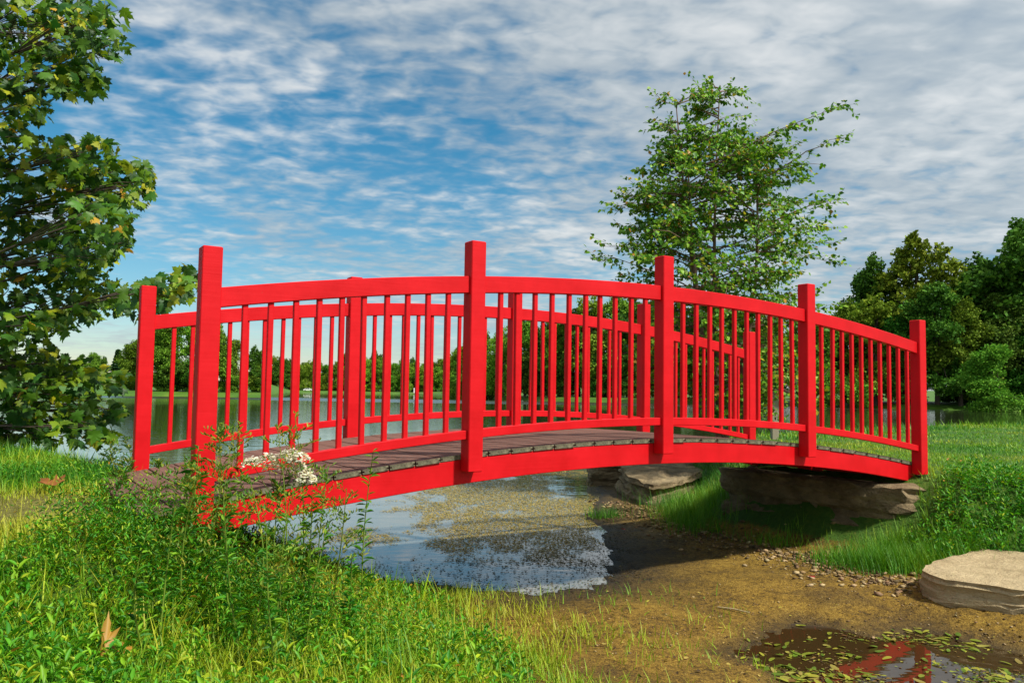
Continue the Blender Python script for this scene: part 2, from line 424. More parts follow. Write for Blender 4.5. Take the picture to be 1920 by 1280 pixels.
def chamfer_box(sx, sy, sz, c):
    """box centred in x,y from z 0..sz with chamfered vertical and top/bottom edges"""
    def ring(ix, z):
        hx, hy = sx / 2 - ix, sy / 2 - ix; k = c
        return [(hx, -hy + k, z), (hx, hy - k, z), (hx - k, hy, z), (-hx + k, hy, z), (-hx, hy - k, z), (-hx, -hy + k, z), (-hx + k, -hy, z), (hx - k, -hy, z)]
    V = ring(c, 0) + ring(0, c) + ring(0, sz - c) + ring(c, sz)
    F = [list(range(7, -1, -1)), list(range(24, 32))]
    for r in range(3):
        for j in range(8): F.append([r * 8 + j, r * 8 + (j + 1) % 8, r * 8 + 8 + (j + 1) % 8, r * 8 + 8 + j])
    return V, F


post_me = mesh_pf('post', *chamfer_box(PW, PW, Z_TOP - Z_BOT, .004))
for side in (0, 1):
    for i in range(5):
        u = (i - 2) * BAY; v = PW / 2 if side == 0 else WT - PW / 2
        obj('post', post_me, M_PAINT, bridge, (u, v, arc(Z_BOT, u)))


def sweep_bar(u0, u1, zt, zb, v0, v1, n=14, c=.003):
    prof = [(v0 + c, zb), (v1 - c, zb), (v1, zb + c), (v1, zt - c), (v1 - c, zt), (v0 + c, zt), (v0, zt - c), (v0, zb + c)]
    V = []; F = []
    for u in np.linspace(u0, u1, n + 1): V += [(u, v, arc(z, u)) for v, z in prof]
    for s in range(n):
        for j in range(8): F.append([s * 8 + j, s * 8 + 8 + j, s * 8 + 8 + (j + 1) % 8, s * 8 + (j + 1) % 8])
    F.append(list(range(7, -1, -1))); F.append([n * 8 + j for j in range(8)])
    return mesh_pf('bar', V, [f[::-1] for f in F])


RB_T, RB_B, BT_T, BT_B = .686, .5954, -.137, -.1845
bal_me = mesh_pf('baluster', *chamfer_box(.0255, .0255, RB_B - BT_T + .016, .003))
for side in (0, 1):
    v0 = .020 if side == 0 else WT - .020 - .046
    for b in range(4):
        u0, u1 = (b - 2) * BAY + PW / 2, (b - 1) * BAY - PW / 2
        obj('top_rail', sweep_bar(u0 - .004, u1 + .004, RB_T, RB_B, v0, v0 + .046), M_PAINT, bridge)
        obj('bottom_rail', sweep_bar(u0 - .004, u1 + .004, BT_T, BT_B, v0, v0 + .044), M_PAINT, bridge)
        for k in range(10):
            u = u0 + (u1 - u0) * (k + 1) / 11
            obj('baluster', bal_me, M_PAINT, bridge, (u + RNG.normal(0, .002), v0 + .0225 + RNG.normal(0, .001), arc(BT_T, u) - .008), (RNG.normal(0, .002), RNG.normal(0, .003), RNG.normal(0, .03)))
ST_T, ST_B = -.297, -.4279
for v0, v1 in ((PW + .002, PW + .047), (WT / 2 - .02, WT / 2 + .02), (WT - PW - .047, WT - PW - .002)):
    obj('stringer', sweep_bar(-2.84, 2.80, ST_T, ST_B, v0, v1, 40), M_PAINT, bridge)
for u in (-2.62, 2.60):
    V, F = chamfer_box(.09, WT - 2 * PW - .11, .085, .004)
    obj('cross_beam', mesh_pf('cross_beam', V, F), M_PAINT, bridge, (u, WT / 2, arc(ST_B, u) + .02))
# grooved deck boards, 140 x 25 mm, 6 mm gaps
DT = .027
bw, bh, g0, g1, gd = .070, .0255, .0085, .0160, .010
prof = [(-bw, 0), (bw, 0), (bw, g0), (bw - gd, g0), (bw - gd, g1), (bw, g1), (bw, bh - .002), (bw - .002, bh), (-bw + .002, bh), (-bw, bh - .002), (-bw, g1), (-bw + gd, g1), (-bw + gd, g0), (-bw, g0)]
np_ = len(prof)
def board_mesh(seed):
    r = np.random.default_rng(seed); a, b = PW - .004 + r.uniform(-.004, .004), WT - PW + .004
    V = [(x, a, z) for x, z in prof] + [(x, b, z) for x, z in prof]
    F = [[j, (j + 1) % np_, np_ + (j + 1) % np_, np_ + j] for j in range(np_)]
    F = [f[::-1] for f in F] + [list(range(np_)), [np_ + j for j in range(np_)][::-1]]
    me = mesh_pf('deck_board', V, [f[::-1] for f in F])
    me.materials.append(M_DECK); me.materials.append(M_DECKEND)
    me.polygons[np_].material_index = 1; me.polygons[np_ + 1].material_index = 1
    return me
boards = [board_mesh(s) for s in range(6)]
for k in range(40):
    u = -2.93 + k * .1465
    o = obj('deck_board', boards[k % 6], None, bridge, (u, 0, arc(ST_T, u) + .0015 + RNG.uniform(-.0012, .0012)), (0, math.atan(2 * KA * u), 0))


# ------------------------------------------------------------------ stones
def rock(name, outline, z0, z1, mat, seed, label, cat='stone', tilt=(0, 0), ledge=.05, rough=.05, top=.03, inset=.12):
    """stone with a traced plan outline (world x,y), ledged sides and an uneven top"""
    r = np.random.default_rng(seed); P = np.asarray(outline, float); n = 72
    Q = np.vstack([P, P[:1]]); seg = np.r_[0, np.cumsum(np.linalg.norm(np.diff(Q, axis=0), axis=1))]
    s = np.linspace(0, seg[-1], n, endpoint=False)
    O = np.stack([np.interp(s, seg, Q[:, 0]), np.interp(s, seg, Q[:, 1])], 1)
    for _ in range(2): O = (np.roll(O, 1, 0) + 2 * O + np.roll(O, -1, 0)) / 4
    c = O.mean(0); L = 16; V = []
    offs = [r.uniform(-ledge, ledge) for _ in range(5)]
    for l in range(L):
        t = l / (L - 1); z = z0 + (z1 - z0) * t
        off = offs[int(t * 4.99)]
        nz = fbm(s * 2.6 + seed * 7, np.full(n, t * 5.), seed) - .5; nz2 = fbm(s * 11, np.full(n, t * 9.), seed + 3) - .5
        d = off + rough * 2 * nz + rough * .8 * nz2 - inset * .25 * (t > .93) - .02 * (t < .1)
        dirv = unit(O - c)
        zz = z + (.05 * (z1 - z0)) * nz2 * 3
        V.append(np.column_stack([O + dirv * d[:, None], zz]))
    for q in (.86, .7, .5, .3, .12):
        p = c + (V[L - 1][:, :2] - c) * q
        zz = z1 + top * 2 * (fbm(p[:, 0] * 2.3, p[:, 1] * 2.3, seed + 5) - .5) + top * .8 * (fbm(p[:, 0] * 9, p[:, 1] * 9, seed + 6) - .5) + .012
        V.append(np.column_stack([p, zz]))
    V = np.array(V); nr = len(V)
    V[:, :, 2] += (V[:, :, 0] - c[0]) * tilt[0] + (V[:, :, 1] - c[1]) * tilt[1]
    k = np.arange(nr * n).reshape(nr, n); kn = np.roll(k, -1, 1)
    F = [list(f) for f in np.stack([k[:-1], kn[:-1], kn[1:], k[1:]], -1).reshape(-1, 4)] + [list(k[-1])]
    zb = V[:, :, 2].min(); o = np.array([c[0], c[1], zb]); me = mesh_pf(name, V.reshape(-1, 3) - o, F)
    return obj(name, me, mat, loc=o, label=label, cat=cat)


def xy(px, py, z): return tuple(PZ(px, py, z)[:2])
rock('stone_slab', [xy(1722, 1062, .24), xy(1760, 1080, .24), xy(1850, 1092, .24), xy(1930, 1104, .24), (3.9, 4.75), (4.3, 5.1), (4.1, 5.7), xy(1900, 1010, .27), xy(1835, 1014, .27), xy(1790, 1030, .26), xy(1745, 1040, .25)],
     .02, .222, M_SLAB, 4, 'flat tan stone slab lying at the foot of the weedy bank', 'stone', ledge=.004, rough=.020, top=.018, inset=.08)
ax = np.array([2.98, 6.36]); bx = np.array([1.98, 7.75]); un = UDIR[:2]
rock('abutment_stone', [ax - .02 * un, ax * .75 + bx * .25 - .05 * un, ax * .5 + bx * .5 + .02 * un, ax * .25 + bx * .75 - .04 * un, bx, bx + .35 * un + (0, .15), bx * .5 + ax * .5 + .62 * un, ax + .6 * un, ax + .3 * un - (.05, .12)],
     .06, .565, M_ROCK, 8, 'long layered stone block carrying the shaded end of the red bridge', 'stone', ledge=.07, rough=.095, top=.02)
rock('boulder', [(1.40, 9.9), (1.56, 9.2), (1.9, 9.45), (2.35, 10.2), (2.65, 10.9), (2.4, 11.7), (1.75, 11.6), (1.40, 10.8)],
     -.02, .31, M_ROCK, 15, 'tilted pale layered boulder at the water edge beyond the bridge', 'stone', tilt=(.015, .04), ledge=.07, rough=.05, top=.05)
rock('boulder', [(1.12, 11.4), (1.5, 11.2), (1.75, 11.9), (1.6, 12.5), (1.15, 12.2)], -.04, .33, M_ROCK, 21, 'smaller dark boulder standing in the water behind the pale layered boulder', 'stone', ledge=.04, rough=.07, top=.05)

# ------------------------------------------------------------------ leaf and blade templates
def T(v, f): return np.array(v, float), np.array(f, int)
BLADE = T([(-.5, 0, 0), (.5, 0, 0), (-.36, .45, .05), (.36, .45, .05), (0, 1, .30), (0, 1, .30)], [(0, 1, 3, 2), (2, 3, 5, 4)])
LANCE = T([(0, 0, 0), (-.5, .35, .10), (0, .4, -.04), (.5, .35, .10), (-.38, .65, .08), (0, .68, -.06), (.38, .65, .08), (0, 1, -.12)],
          [(0, 2, 1, 1), (0, 3, 2, 2), (1, 2, 5, 4), (2, 3, 6, 5), (4, 5, 7, 7), (5, 6, 7, 7)])
LANCE = (LANCE[0], np.array([(0, 2, 1), (0, 3, 2), (1, 2, 5), (1, 5, 4), (2, 3, 6), (2, 6, 5), (4, 5, 7), (5, 6, 7)]))
OVATE = T([(0, 0, 0), (-.42, .3, .07), (.42, .3, .07), (-.3, .62, .03), (.3, .62, .03), (0, 1.05, -.10), (0, .35, -.03)],
          [(0, 6, 1), (0, 2, 6), (1, 6, 3), (6, 2, 4), (3, 6, 5), (6, 4, 5)])
QUAD = T([(-.5, 0, 0), (.5, 0, .1), (.45, .9, 0), (-.45, 1, .12)], [(0, 1, 2, 3)])


def lobed_leaf():
    half = [(0, 0), (.16, -.08), (.40, -.06), (.34, .10), (.60, .16), (.78, .36), (.56, .40), (.50, .52), (.62, .78), (.36, .70), (.26, .74), (.24, .94), (.10, 1.06), (0, 1.28)]
    pts = half + [(-x, y) for x, y in half[-2:0:-1]]
    V = [(x * .78, y * .82, -.16 * abs(x) ** 1.3 + .05 * math.sin(7 * y + 3 * x) - .12 * y * y) for x, y in pts] + [(0, .33, .03)]
    c = len(pts)
    return np.array(V), np.array([(c, i, (i + 1) % c) for i in range(c)][::1])


LOBED = lobed_leaf()


def pick(cols, wts, n, jit=.18, rng=RNG):
    c = np.array(cols)[rng.choice(len(cols), n, p=np.array(wts) / sum(wts))]
    return c * (1 + rng.uniform(-jit, jit, (n, 1))) * (1 + rng.uniform(-.06, .06, (n, 3)))


# ------------------------------------------------------------------ grass and low weeds
G_COLS = [(.035, .17, .006), (.085, .27, .007), (.19, .36, .008), (.34, .41, .012), (.42, .34, .04)]


def scatter(n, x0, x1, y0, y1, keep):
    x = RNG.uniform(x0, x1, n); y = RNG.uniform(y0, y1, n)
    z, i = height(x, y); k = keep(x, y, i); return x[k], y[k], z[k], {a: b[k] for a, b in i.items()}


J = Join()
def add_blades(x, y, z, L, w, dry, lean=.45):
    n = len(x); az = RNG.uniform(0, 2 * np.pi, n); le = np.abs(RNG.normal(0, lean, n))
    d = np.stack([np.sin(le) * np.cos(az), np.sin(le) * np.sin(az), np.cos(le)], -1)
    nrm = np.stack([np.cos(az), np.sin(az), -np.tan(le) * 0 + .1], -1)
    nn = fbm(x * .9, y * .9, 31); t = np.clip(nn * 1.5 - .3 + dry + RNG.normal(0, .13, n), 0, .999) * 3.4
    i0 = t.astype(int); fr = (t - i0)[:, None]; A = np.array(G_COLS)
    c = A[i0] * (1 - fr) + A[np.minimum(i0 + 1, 4)] * fr
    c = c * RNG.uniform(.75, 1.2, (n, 1))
    J.add(*stamp(BLADE[0], BLADE[1], np.stack([x, y, z - .01], -1), frames_from(d, nrm), np.stack([w, L, L], -1), c))


PATH = PZ(110, 962, .64)[:2]
def in_view(x, y): return (np.abs(x) < .70 * y + .5)
# left bank, near
def kl(x, y, i):
    d = np.hypot((x - PATH[0]) / 1.9, (y - PATH[1]) / .7)
    return (i['dl'] > .0 + .25 * (RNG.random(len(x)) - .2)) & in_view(x, y) & (i['dw'] < -.1) & (RNG.random(len(x)) < np.clip(d, .5, 1))
x, y, z, i = scatter(230000, -5.6, .9, 1.7, 8, kl)
edge = np.clip(i['dl'] / .6, .35, 1); dp_ = np.hypot((x - PATH[0]) / 1.6, (y - PATH[1] + .08) / .85)
short = np.clip(dp_, .22, 1)
yel = sstep((x + 1.3) / 1.2) * .48 + .75 * sstep((1.15 - dp_) / .5)
add_blades(x, y, z, RNG.uniform(.04, .15, len(x)) * edge * short, RNG.uniform(.003, .0065, len(x)), yel - .12)
x, y, z, i = scatter(14000, -4.5, .6, 1.8, 6.5, lambda x, y, i: (i['dl'] > .1) & in_view(x, y) & (np.hypot((x - PATH[0]) / 1.6, (y - PATH[1] + .12) / 1.05) > 1) & (RNG.random(len(x)) < np.clip(fbm(x * 2.1, y * 2.1, 58) * 4 - 1.5, .1, 1)))
add_blades(x, y, z, RNG.uniform(.12, .24, len(x)), RNG.uniform(.004, .009, len(x)), RNG.normal(.05, .2, len(x)), .6)
x, y, z, i = scatter(900, -4.5, .6, 1.8, 6.5, lambda x, y, i: (i['dl'] > .1) & in_view(x, y))
add_blades(x, y, z, RNG.uniform(.12, .3, len(x)), RNG.uniform(.002, .004, len(x)), np.full(len(x), .75), .7)
# right bank and lawn
def kr(x, y, i): return (i['dr'] > .03 + .2 * (RNG.random(len(x)) - .3)) & ((i['dr'] > .42) | (x > 2.7) | (y > 8)) & (sdist([(3.0, 6.15), (2.7, 6.1), (1.7, 7.6), (1.95, 8.0), (2.5, 8.1), (3.4, 6.8)], x, y) < 0) & in_view(x, y) & (sdist([(3.1, 5.0), (4.3, 4.7), (4.4, 5.75), (2.95, 5.62)], x, y) < 0)
x, y, z, i = scatter(60000, 1.5, 9, 4.3, 11.5, kr)
slope = (i['dr'] < .95)
add_blades(x, y, z, np.where(slope, RNG.uniform(.05, .15, len(x)), RNG.uniform(.02, .055, len(x))), RNG.uniform(.005, .010, len(x)), np.where(slope, -.32, .02))
x, y, z, i = scatter(52000, 1.8, 18, 10, 26, kr)
add_blades(x, y, z, RNG.uniform(.025, .06, len(x)), RNG.uniform(.010, .022, len(x)), .05)
x, y, z, i = scatter(16000, 3, 18, 12, 27, lambda x, y, i: (i['dr'] > 0) & (i['dr'] < 2.2) & in_view(x, y))
add_blades(x, y, z, RNG.uniform(.06, .2, len(x)), RNG.uniform(.012, .022, len(x)), -.18)
# tall fine grass at the stones
for (cx, cy, sx, sy, n, L) in [(2.42, 5.95, .14, .10, 700, .17), (2.78, 6.12, .12, .07, 800, .20), (2.2, 6.75, .15, .12, 260, .14), (2.72, 5.74, .18, .08, 1700, .20), (1.72, 7.9, .14, .35, 1500, .22), (1.95, 8.7, .22, .5, 2200, .25), (.95, 8.35, .09, .07, 260, .16), (3.0, 5.75, .3, .12, 900, .22)]:
    x = RNG.normal(cx, sx, n); y = RNG.normal(cy, sy, n); z, i = height(x, y)
    k = (i['dw'] < .1); x, y, z = x[k], y[k], z[k]
    add_blades(x, y, z, L * RNG.uniform(.5, 1.1, len(x)), RNG.uniform(.003, .006, len(x)), -.22 + .1 * RNG.random(len(x)), .28)
# thin growth running out onto the mud
x, y, z, i = scatter(60000, -1.2, 2.2, 2.8, 5.6, lambda x, y, i: (i['dl'] < .15) & (i['dl'] > -1.5) & (i['dw'] < -.1) & (i['dp'] < -.1) & (RNG.random(len(x)) < np.exp(i['dl'] * 2.6) * np.clip(fbm(x * 2.4, y * 2.4, 77) * 2.4 - .75, 0, 1)))
add_blades(x, y, z, RNG.uniform(.03, .11, len(x)), RNG.uniform(.003, .006, len(x)), .25)
obj('grass', J.mesh('grass'), M_GRASS, label='lush green grass covering both banks', cat='grass', kind='stuff')

# leafy ground cover among the grass
J = Join()
def sprigs(x, y, z, hgt, nl, size, cols, wts, asp=.34):
    n = len(x); az = RNG.uniform(0, 2 * np.pi, n); le = np.abs(RNG.normal(0, .3, n))
    ax_ = np.stack([np.sin(le) * np.cos(az), np.sin(le) * np.sin(az), np.cos(le)], -1)
    for k in range(nl):
        t = (k + .6) / nl; a = az + k * 2.4 + RNG.normal(0, .3, n)
        p = np.stack([x, y, z], -1) + ax_ * (hgt * t)[:, None]
        el = RNG.uniform(.1, .9, n) + .5 * (t - .5)
        d = np.stack([np.cos(a) * np.cos(el), np.sin(a) * np.cos(el), np.sin(el)], -1)
        nrm = np.stack([-np.cos(a) * np.sin(el), -np.sin(a) * np.sin(el), np.cos(el)], -1) + RNG.normal(0, .2, (n, 3))
        s = size * RNG.uniform(.6, 1.15, n) * (1.1 - .35 * t)
        c = pick(cols, wts, n)
        J.add(*stamp(LANCE[0], LANCE[1], p, frames_from(d, nrm), np.stack([s * asp, s, s], -1), c))
W_COLS = [(.035, .20, .008), (.085, .31, .008), (.20, .41, .010), (.36, .46, .015), (.40, .22, .02)]
x, y, z, i = scatter(26000, -4.5, .5, 1.8, 6.5, lambda x, y, i: (i['dl'] > .15) & in_view(x, y) & (RNG.random(len(x)) < .75 * np.clip(fbm(x * 1.6, y * 1.6, 55) * 6 - 2.5, .06, 1) * np.clip(.2 - (x - .2) * .9, .12, 1)) & (np.hypot((x - PATH[0]) / 1.5, (y - PATH[1] + .12) / 1.05) > .75 + .4 * RNG.random(len(x))))
sprigs(x, y, z, RNG.uniform(.03, .11, len(x)), 6, .042, W_COLS, [3, 4, 3, 1.0, .12])
bu = RNG.normal(0, .42, 1500); P1X, P1Y = PD(400, 900, 3.45)[:2]; x = P1X + bu * UDIR[0] * 1.1 + RNG.normal(0, .22, 1500) - .05; y = P1Y + bu * UDIR[1] * .6 + RNG.normal(0, .18, 1500) - .08
z, i = height(x, y); k = (i['dl'] > .2) & (x > -1.75) & (y < 3.62 + (x - P1X) * .6); x, y, z = x[k], y[k], z[k]
sprigs(x, y, z, RNG.uniform(.08, .30, len(x)), 13, .030, W_COLS, [4, 4, 2, .8, .15], .26)
x, y, z, i = scatter(700, -3, .3, 1.8, 3.9, lambda x, y, i: (i['dl'] > .3) & in_view(x, y) & (np.hypot((x - PATH[0]) / 1.6, (y - PATH[1] + .12) / 1.05) > 1))
sprigs(x, y, z, RNG.uniform(.06, .14, len(x)), 8, .062, W_COLS, [2, 4, 4, 1.8, .1], .3)
x, y, z, i = scatter(5200, 2.2, 6, 5.2, 8.2, lambda x, y, i: (i['dr'] > .05) & (i['dr'] < 1.1) & in_view(x, y) & (x > 2.9) & (sdist([(3.05, 6.1), (1.9, 7.7), (2.5, 8.1), (3.5, 6.7)], x, y) < -.05) & (sdist([(3.1, 5.0), (4.3, 4.7), (4.4, 5.7), (2.95, 5.6)], x, y) < 0))
sprigs(x, y, z, RNG.uniform(.06, .2, len(x)), 8, .05, W_COLS, [5, 4, 1.5, .3, .1])
obj('ground_cover', J.mesh('ground_cover'), M_LEAF, label='dense broad-leaved weeds mixed through the bank grass', cat='weeds', kind='stuff')


# ------------------------------------------------------------------ single weeds by the bridge
def weed(base, top, style, seed, label, group=None, leaf=.07, n=26, name='weed'):
    r = np.random.default_rng(seed); base = np.array(base, float); top = np.array(top, float)
    root = thing(name, base, label, 'weed', group)
    H = np.linalg.norm(top - base); t = np.linspace(0, 1, 9)[:, None]
    bend = np.array([r.normal(0, .05), r.normal(0, .05), 0]) * H
    pts = (top - base) * t + bend * np.sin(t * np.pi)
    V, F = tube(pts, np.linspace(.0042, .0016, 9), 5); me = mesh_np('stem', V, F, np.tile([[.18, .27, .03]], (len(V), 1)), True)
    obj('stem', me, M_LEAF, root)
    j = Join()
    def at(s): return np.array([np.interp(s, t[:, 0], pts[:, k]) for k in range(3)]).T
    if style in ('leafy', 'flower'):
        s = r.uniform(.12, 1, n); p = at(s); a = np.arange(n) * 2.4 + r.normal(0, .3, n); el = r.uniform(-.1, .7, n)
        d = np.stack([np.cos(a) * np.cos(el), np.sin(a) * np.cos(el), np.sin(el)], -1); nm = np.stack([0 * a, 0 * a, 1 + 0 * a], -1) + r.normal(0, .25, (n, 3))
        sz = leaf * r.uniform(.6, 1.2, n) * (1.15 - .5 * s)
        c = pick([(.035, .18, .010), (.08, .27, .012), (.18, .36, .015)], [3, 3, 1.8], n, rng=r)
        j.add(*stamp(LANCE[0], LANCE[1], p, frames_from(d, nm), np.stack([sz * .27, sz, sz], -1), c))
    if style == 'feathery':
        m = n * 9; s0 = r.uniform(.3, 1, n); a = r.uniform(0, 6.28, n)
        ln = H * .34 * (1.15 - s0) + .03
        k = np.repeat(np.arange(n), 9); q = np.tile(np.linspace(.1, 1, 9), n)
        d0 = np.stack([np.cos(a), np.sin(a), 0.75 + 0 * a], -1); d0 = unit(d0)
        p = at(s0)[k] + d0[k] * (ln[k] * q)[:, None] - np.array([0, 0, 1]) * (ln[k] * q * q * .25)[:, None]
        aa = r.uniform(0, 6.28, m); d = unit(d0[k] * .6 + np.stack([np.cos(aa), np.sin(aa), .4 + 0 * aa], -1) * .8)
        sz = r.uniform(.012, .030, m); c = pick([(.16, .26, .02), (.30, .30, .02), (.07, .2, .015)], [3, 2, 3], m, rng=r)
        j.add(*stamp(LANCE[0], LANCE[1], p, frames_from(d, r.normal(0, 1, (m, 3))), np.stack([sz * .3, sz, sz], -1), c))
    obj('leaves', j.mesh('leaves'), M_LEAF, root)
    return root, pts


def gz(x, y): return float(height(np.array([x]), np.array([y]))[0][0])
def plant_px(px, py_top, d, style, seed, label, **kw):
    tp = PD(px, py_top, d); bx, by = tp[0] + RNG.uniform(-.08, .08), tp[1] + RNG.uniform(-.08, .05)
    return weed((bx, by, gz(bx, by) - .01), tp, style, seed, label, **kw)


k = 0
for px, pt, d in [(440, 800, 3.35), (410, 812, 3.3), (520, 800, 3.45), (553, 780, 3.5), (345, 850, 3.3), (300, 870, 3.6), (240, 865, 4.2), (205, 830, 5.5), (235, 825, 5.6), (650, 915, 3.5), (615, 880, 3.6), (375, 880, 3.1), (470, 905, 3.15), (545, 930, 3.2)]:
    k += 1; plant_px(px, pt, d, 'feathery', 100 + k, 'wispy yellow-green feathery weed sprouting by the red bridge post', group='feathery weeds by the bridge end', n=38)
for px, pt, d, lab in [(372, 835, 3.3, 'tall dark-leaved weed rising right in front of the red end post'), (440, 845, 3.75, 'narrow leafy weed growing between the end post and the white flowers'), (585, 925, 3.5, 'leafy stem leaning over the water below the red stringer'), (700, 845, 3.75, 'lone arching leafy sprig crossing the deck board ends')]:
    k += 1; plant_px(px, pt, d, 'leafy', 100 + k, lab, leaf=.085 if px != 700 else .06, n=64)
for px, pt, d in [(330, 930, 2.9), (420, 950, 2.95), (500, 985, 2.9), (280, 985, 2.75), (560, 1000, 3.05), (610, 1000, 3.2), (465, 955, 3.2), (660, 1040, 3.5)]:
    k += 1; plant_px(px, pt, d, 'leafy', 100 + k, 'knee-high lance-leaved weed in the thicket below the end post', group='lance-leaved weeds on the near bank', leaf=.055, n=70)
# the white flowering plant: flat clusters of small florets
heads = [(500, 866), (475, 872), (530, 862), (552, 874), (566, 888), (575, 902), (545, 856), (515, 880), (560, 862)]
bx, by = PD(520, 1000, 3.5)[:2]
fl_root, fl_pts = weed((bx, by, gz(bx, by)), PD(525, 900, 3.55), 'flower', 300, 'weed with flat clusters of creamy white flowers beside the bridge stringer', leaf=.10, n=34, name='flowering_weed')
FL = T([(1, 0, 0), (.3, .95, .1), (-.8, .6, 0), (-.8, -.6, .1), (.3, -.95, 0), (0, 0, .5)], [(0, 1, 5), (1, 2, 5), (2, 3, 5), (3, 4, 5), (4, 0, 5)])
for hx, hy in heads:
    c = PD(hx, hy, 3.55 + RNG.uniform(-.05, .05)); n = 110
    rr = np.sqrt(RNG.random(n)) * .048; aa = RNG.uniform(0, 6.28, n)
    p = np.stack([rr * np.cos(aa), rr * np.sin(aa), .030 * (1 - (rr / .048) ** 2) + RNG.normal(0, .004, n)], -1) + c - np.array(fl_root.location)
    f = frames_from(RNG.normal(0, 1, (n, 3)) * (1, 1, .2), np.array([0, 0, 1.]) + RNG.normal(0, .3, (n, 3)))
    V, F, C = stamp(FL[0], FL[1], p, f, RNG.uniform(.0055, .009, n), pick([(.78, .74, .52), (.85, .83, .68), (.62, .58, .30)], [3, 3, 1], n, .08))
    obj('flower_head', mesh_np('flower_head', V, F, C), M_LEAF, fl_root)
    q = c - np.array(fl_root.location); b = fl_pts[-3] * .6 + fl_pts[-1] * .4
    V, F = tube([b, (b + q) / 2 + (0, 0, -.015), q], [.002, .0017, .0012], 5)
    obj('flower_stalk', mesh_np('flower_stalk', V, F, np.tile([[.17, .22, .04]], (len(V), 1))), M_LEAF, fl_root)


# ------------------------------------------------------------------ fallen leaves, straw, pebbles, floating leaves
def leaf_obj(name, P, size, col, rot, label, cat='leaf', group=None, curl=.0, tmpl=LOBED):
    V = tmpl[0].copy(); V[:, 2] += curl * (V[:, 0] ** 2) * 1.6 + curl * .5 * (V[:, 1] - .4) ** 2
    r = np.random.default_rng(int(abs(P[0] * 1000)) + 3)
    C = np.array(col) * (1 + r.uniform(-.25, .25, (len(V), 1)))
    return obj(name, mesh_np(name, V, tmpl[1], C), M_LEAF, loc=P, rot=rot, scale=size, label=label, cat=cat, group=group)


p = PD(195, 1225, 2.62); leaf_obj('fallen_leaf', (p[0], p[1], p[2] - .015), (.058, .14, .16), (.42, .25, .035), (1.15, .2, .75), 'large curled golden brown dry leaf standing upright in the weeds', curl=.9)
p = PD(235, 1225, 2.66); leaf_obj('fallen_leaf', p, .08, (.38, .16, .03), (.5, .2, 1.3), 'small crumpled orange-brown leaf beside the upright dry leaf', curl=.5)
p = PZ(108, 915, .70); leaf_obj('fallen_leaf', (p[0], p[1], gz(p[0], p[1]) + .05), .13, (.30, .13, .03), (.25, -.2, 1.2), 'curled brown leaf lying on the short grass near the sycamore', curl=.6)
for px, py, lab in [(1528, 1078, 'bright red leaf lying among the pale pebbles'), (1172, 981, 'red leaf on the dark gravel by the water edge')]:
    p = PZ(px, py, .1); leaf_obj('fallen_leaf', (p[0], p[1], gz(p[0], p[1]) + .022), .05, (.42, .02, .03), (.15, .2, .7), lab, curl=.25, tmpl=OVATE)
p = PZ(1374, 1122, .1); V, F = tube([(-.075, .05, .012), (0, 0, .016), (.08, -.055, .010)], [.0035, .004, .003], 6)
obj('straw', mesh_np('straw', V, F, np.tile([[.55, .45, .25]], (len(V), 1))), M_LEAF, loc=(p[0], p[1], gz(p[0], p[1])), label='pale dry straw lying on the brown mud', cat='straw')

PEB = T([(1, 0, 0), (-1, 0, 0), (0, 1, 0), (0, -1, 0), (0, 0, .7), (0, 0, -.7), (.7, .7, .35), (-.7, .7, .3), (-.7, -.7, .35), (.7, -.7, .3)],
        [(4, 0, 6), (4, 6, 2), (4, 2, 7), (4, 7, 1), (4, 1, 8), (4, 8, 3), (4, 3, 9), (4, 9, 0), (5, 6, 0), (5, 2, 6), (5, 7, 2), (5, 1, 7), (5, 8, 1), (5, 3, 8), (5, 9, 3), (5, 0, 9)])
J = Join()
def pebbles(pts, n, s0, s1, spread):
    a = np.array([PZ(q[0], q[1], .08)[:2] for q in pts]); t = RNG.random(n) * (len(a) - 1); i0 = t.astype(int); f = (t - i0)[:, None]
    q = a[i0] * (1 - f) + a[i0 + 1] * f + RNG.normal(0, spread, (n, 2)); z, i = height(q[:, 0], q[:, 1])
    k = (i['dw'] < .05) & (i['dr'] < .5); q, z = q[k], z[k]; m = len(q)
    s = s0 * (s1 / s0) ** (RNG.random(m) ** 2.2)
    V, F, C = stamp(PEB[0], PEB[1], np.column_stack([q, z + s * .2]), frames_from(RNG.normal(0, 1, (m, 3)) * (1, 1, .15), np.array([0, 0, 1.]) + RNG.normal(0, .2, (m, 3))),
                    np.stack([s * RNG.uniform(.7, 1.2, m), s, s * .75], -1), pick([(.25, .17, .07), (.38, .28, .14), (.12, .08, .035), (.20, .12, .06)], [3, 2, 3, 1.5], m))
    J.add(V, F, C)
pebbles([(1180, 950), (1300, 1000), (1450, 1030), (1560, 1060), (1640, 1080), (1730, 1100)], 1500 - 300, .006, .028, .22)
pebbles([(1440, 1030), (1500, 1045), (1620, 1075), (1700, 1095)], 330, .008, .026, .13)
pebbles([(1150, 930), (1230, 960), (1330, 1000)], 500, .008, .03, .18)
pebbles([(1000, 1200), (1400, 1130), (1700, 1130), (1880, 1190)], 900, .003, .010, .35)
M_PEB = mat_leaf('pebble', 0.0, 0.85, 0.0, .25)
obj('gravel', J.mesh('gravel', True), M_PEB, label='scattered pale pebbles between the mud and the bridge stone', cat='gravel', kind='stuff')

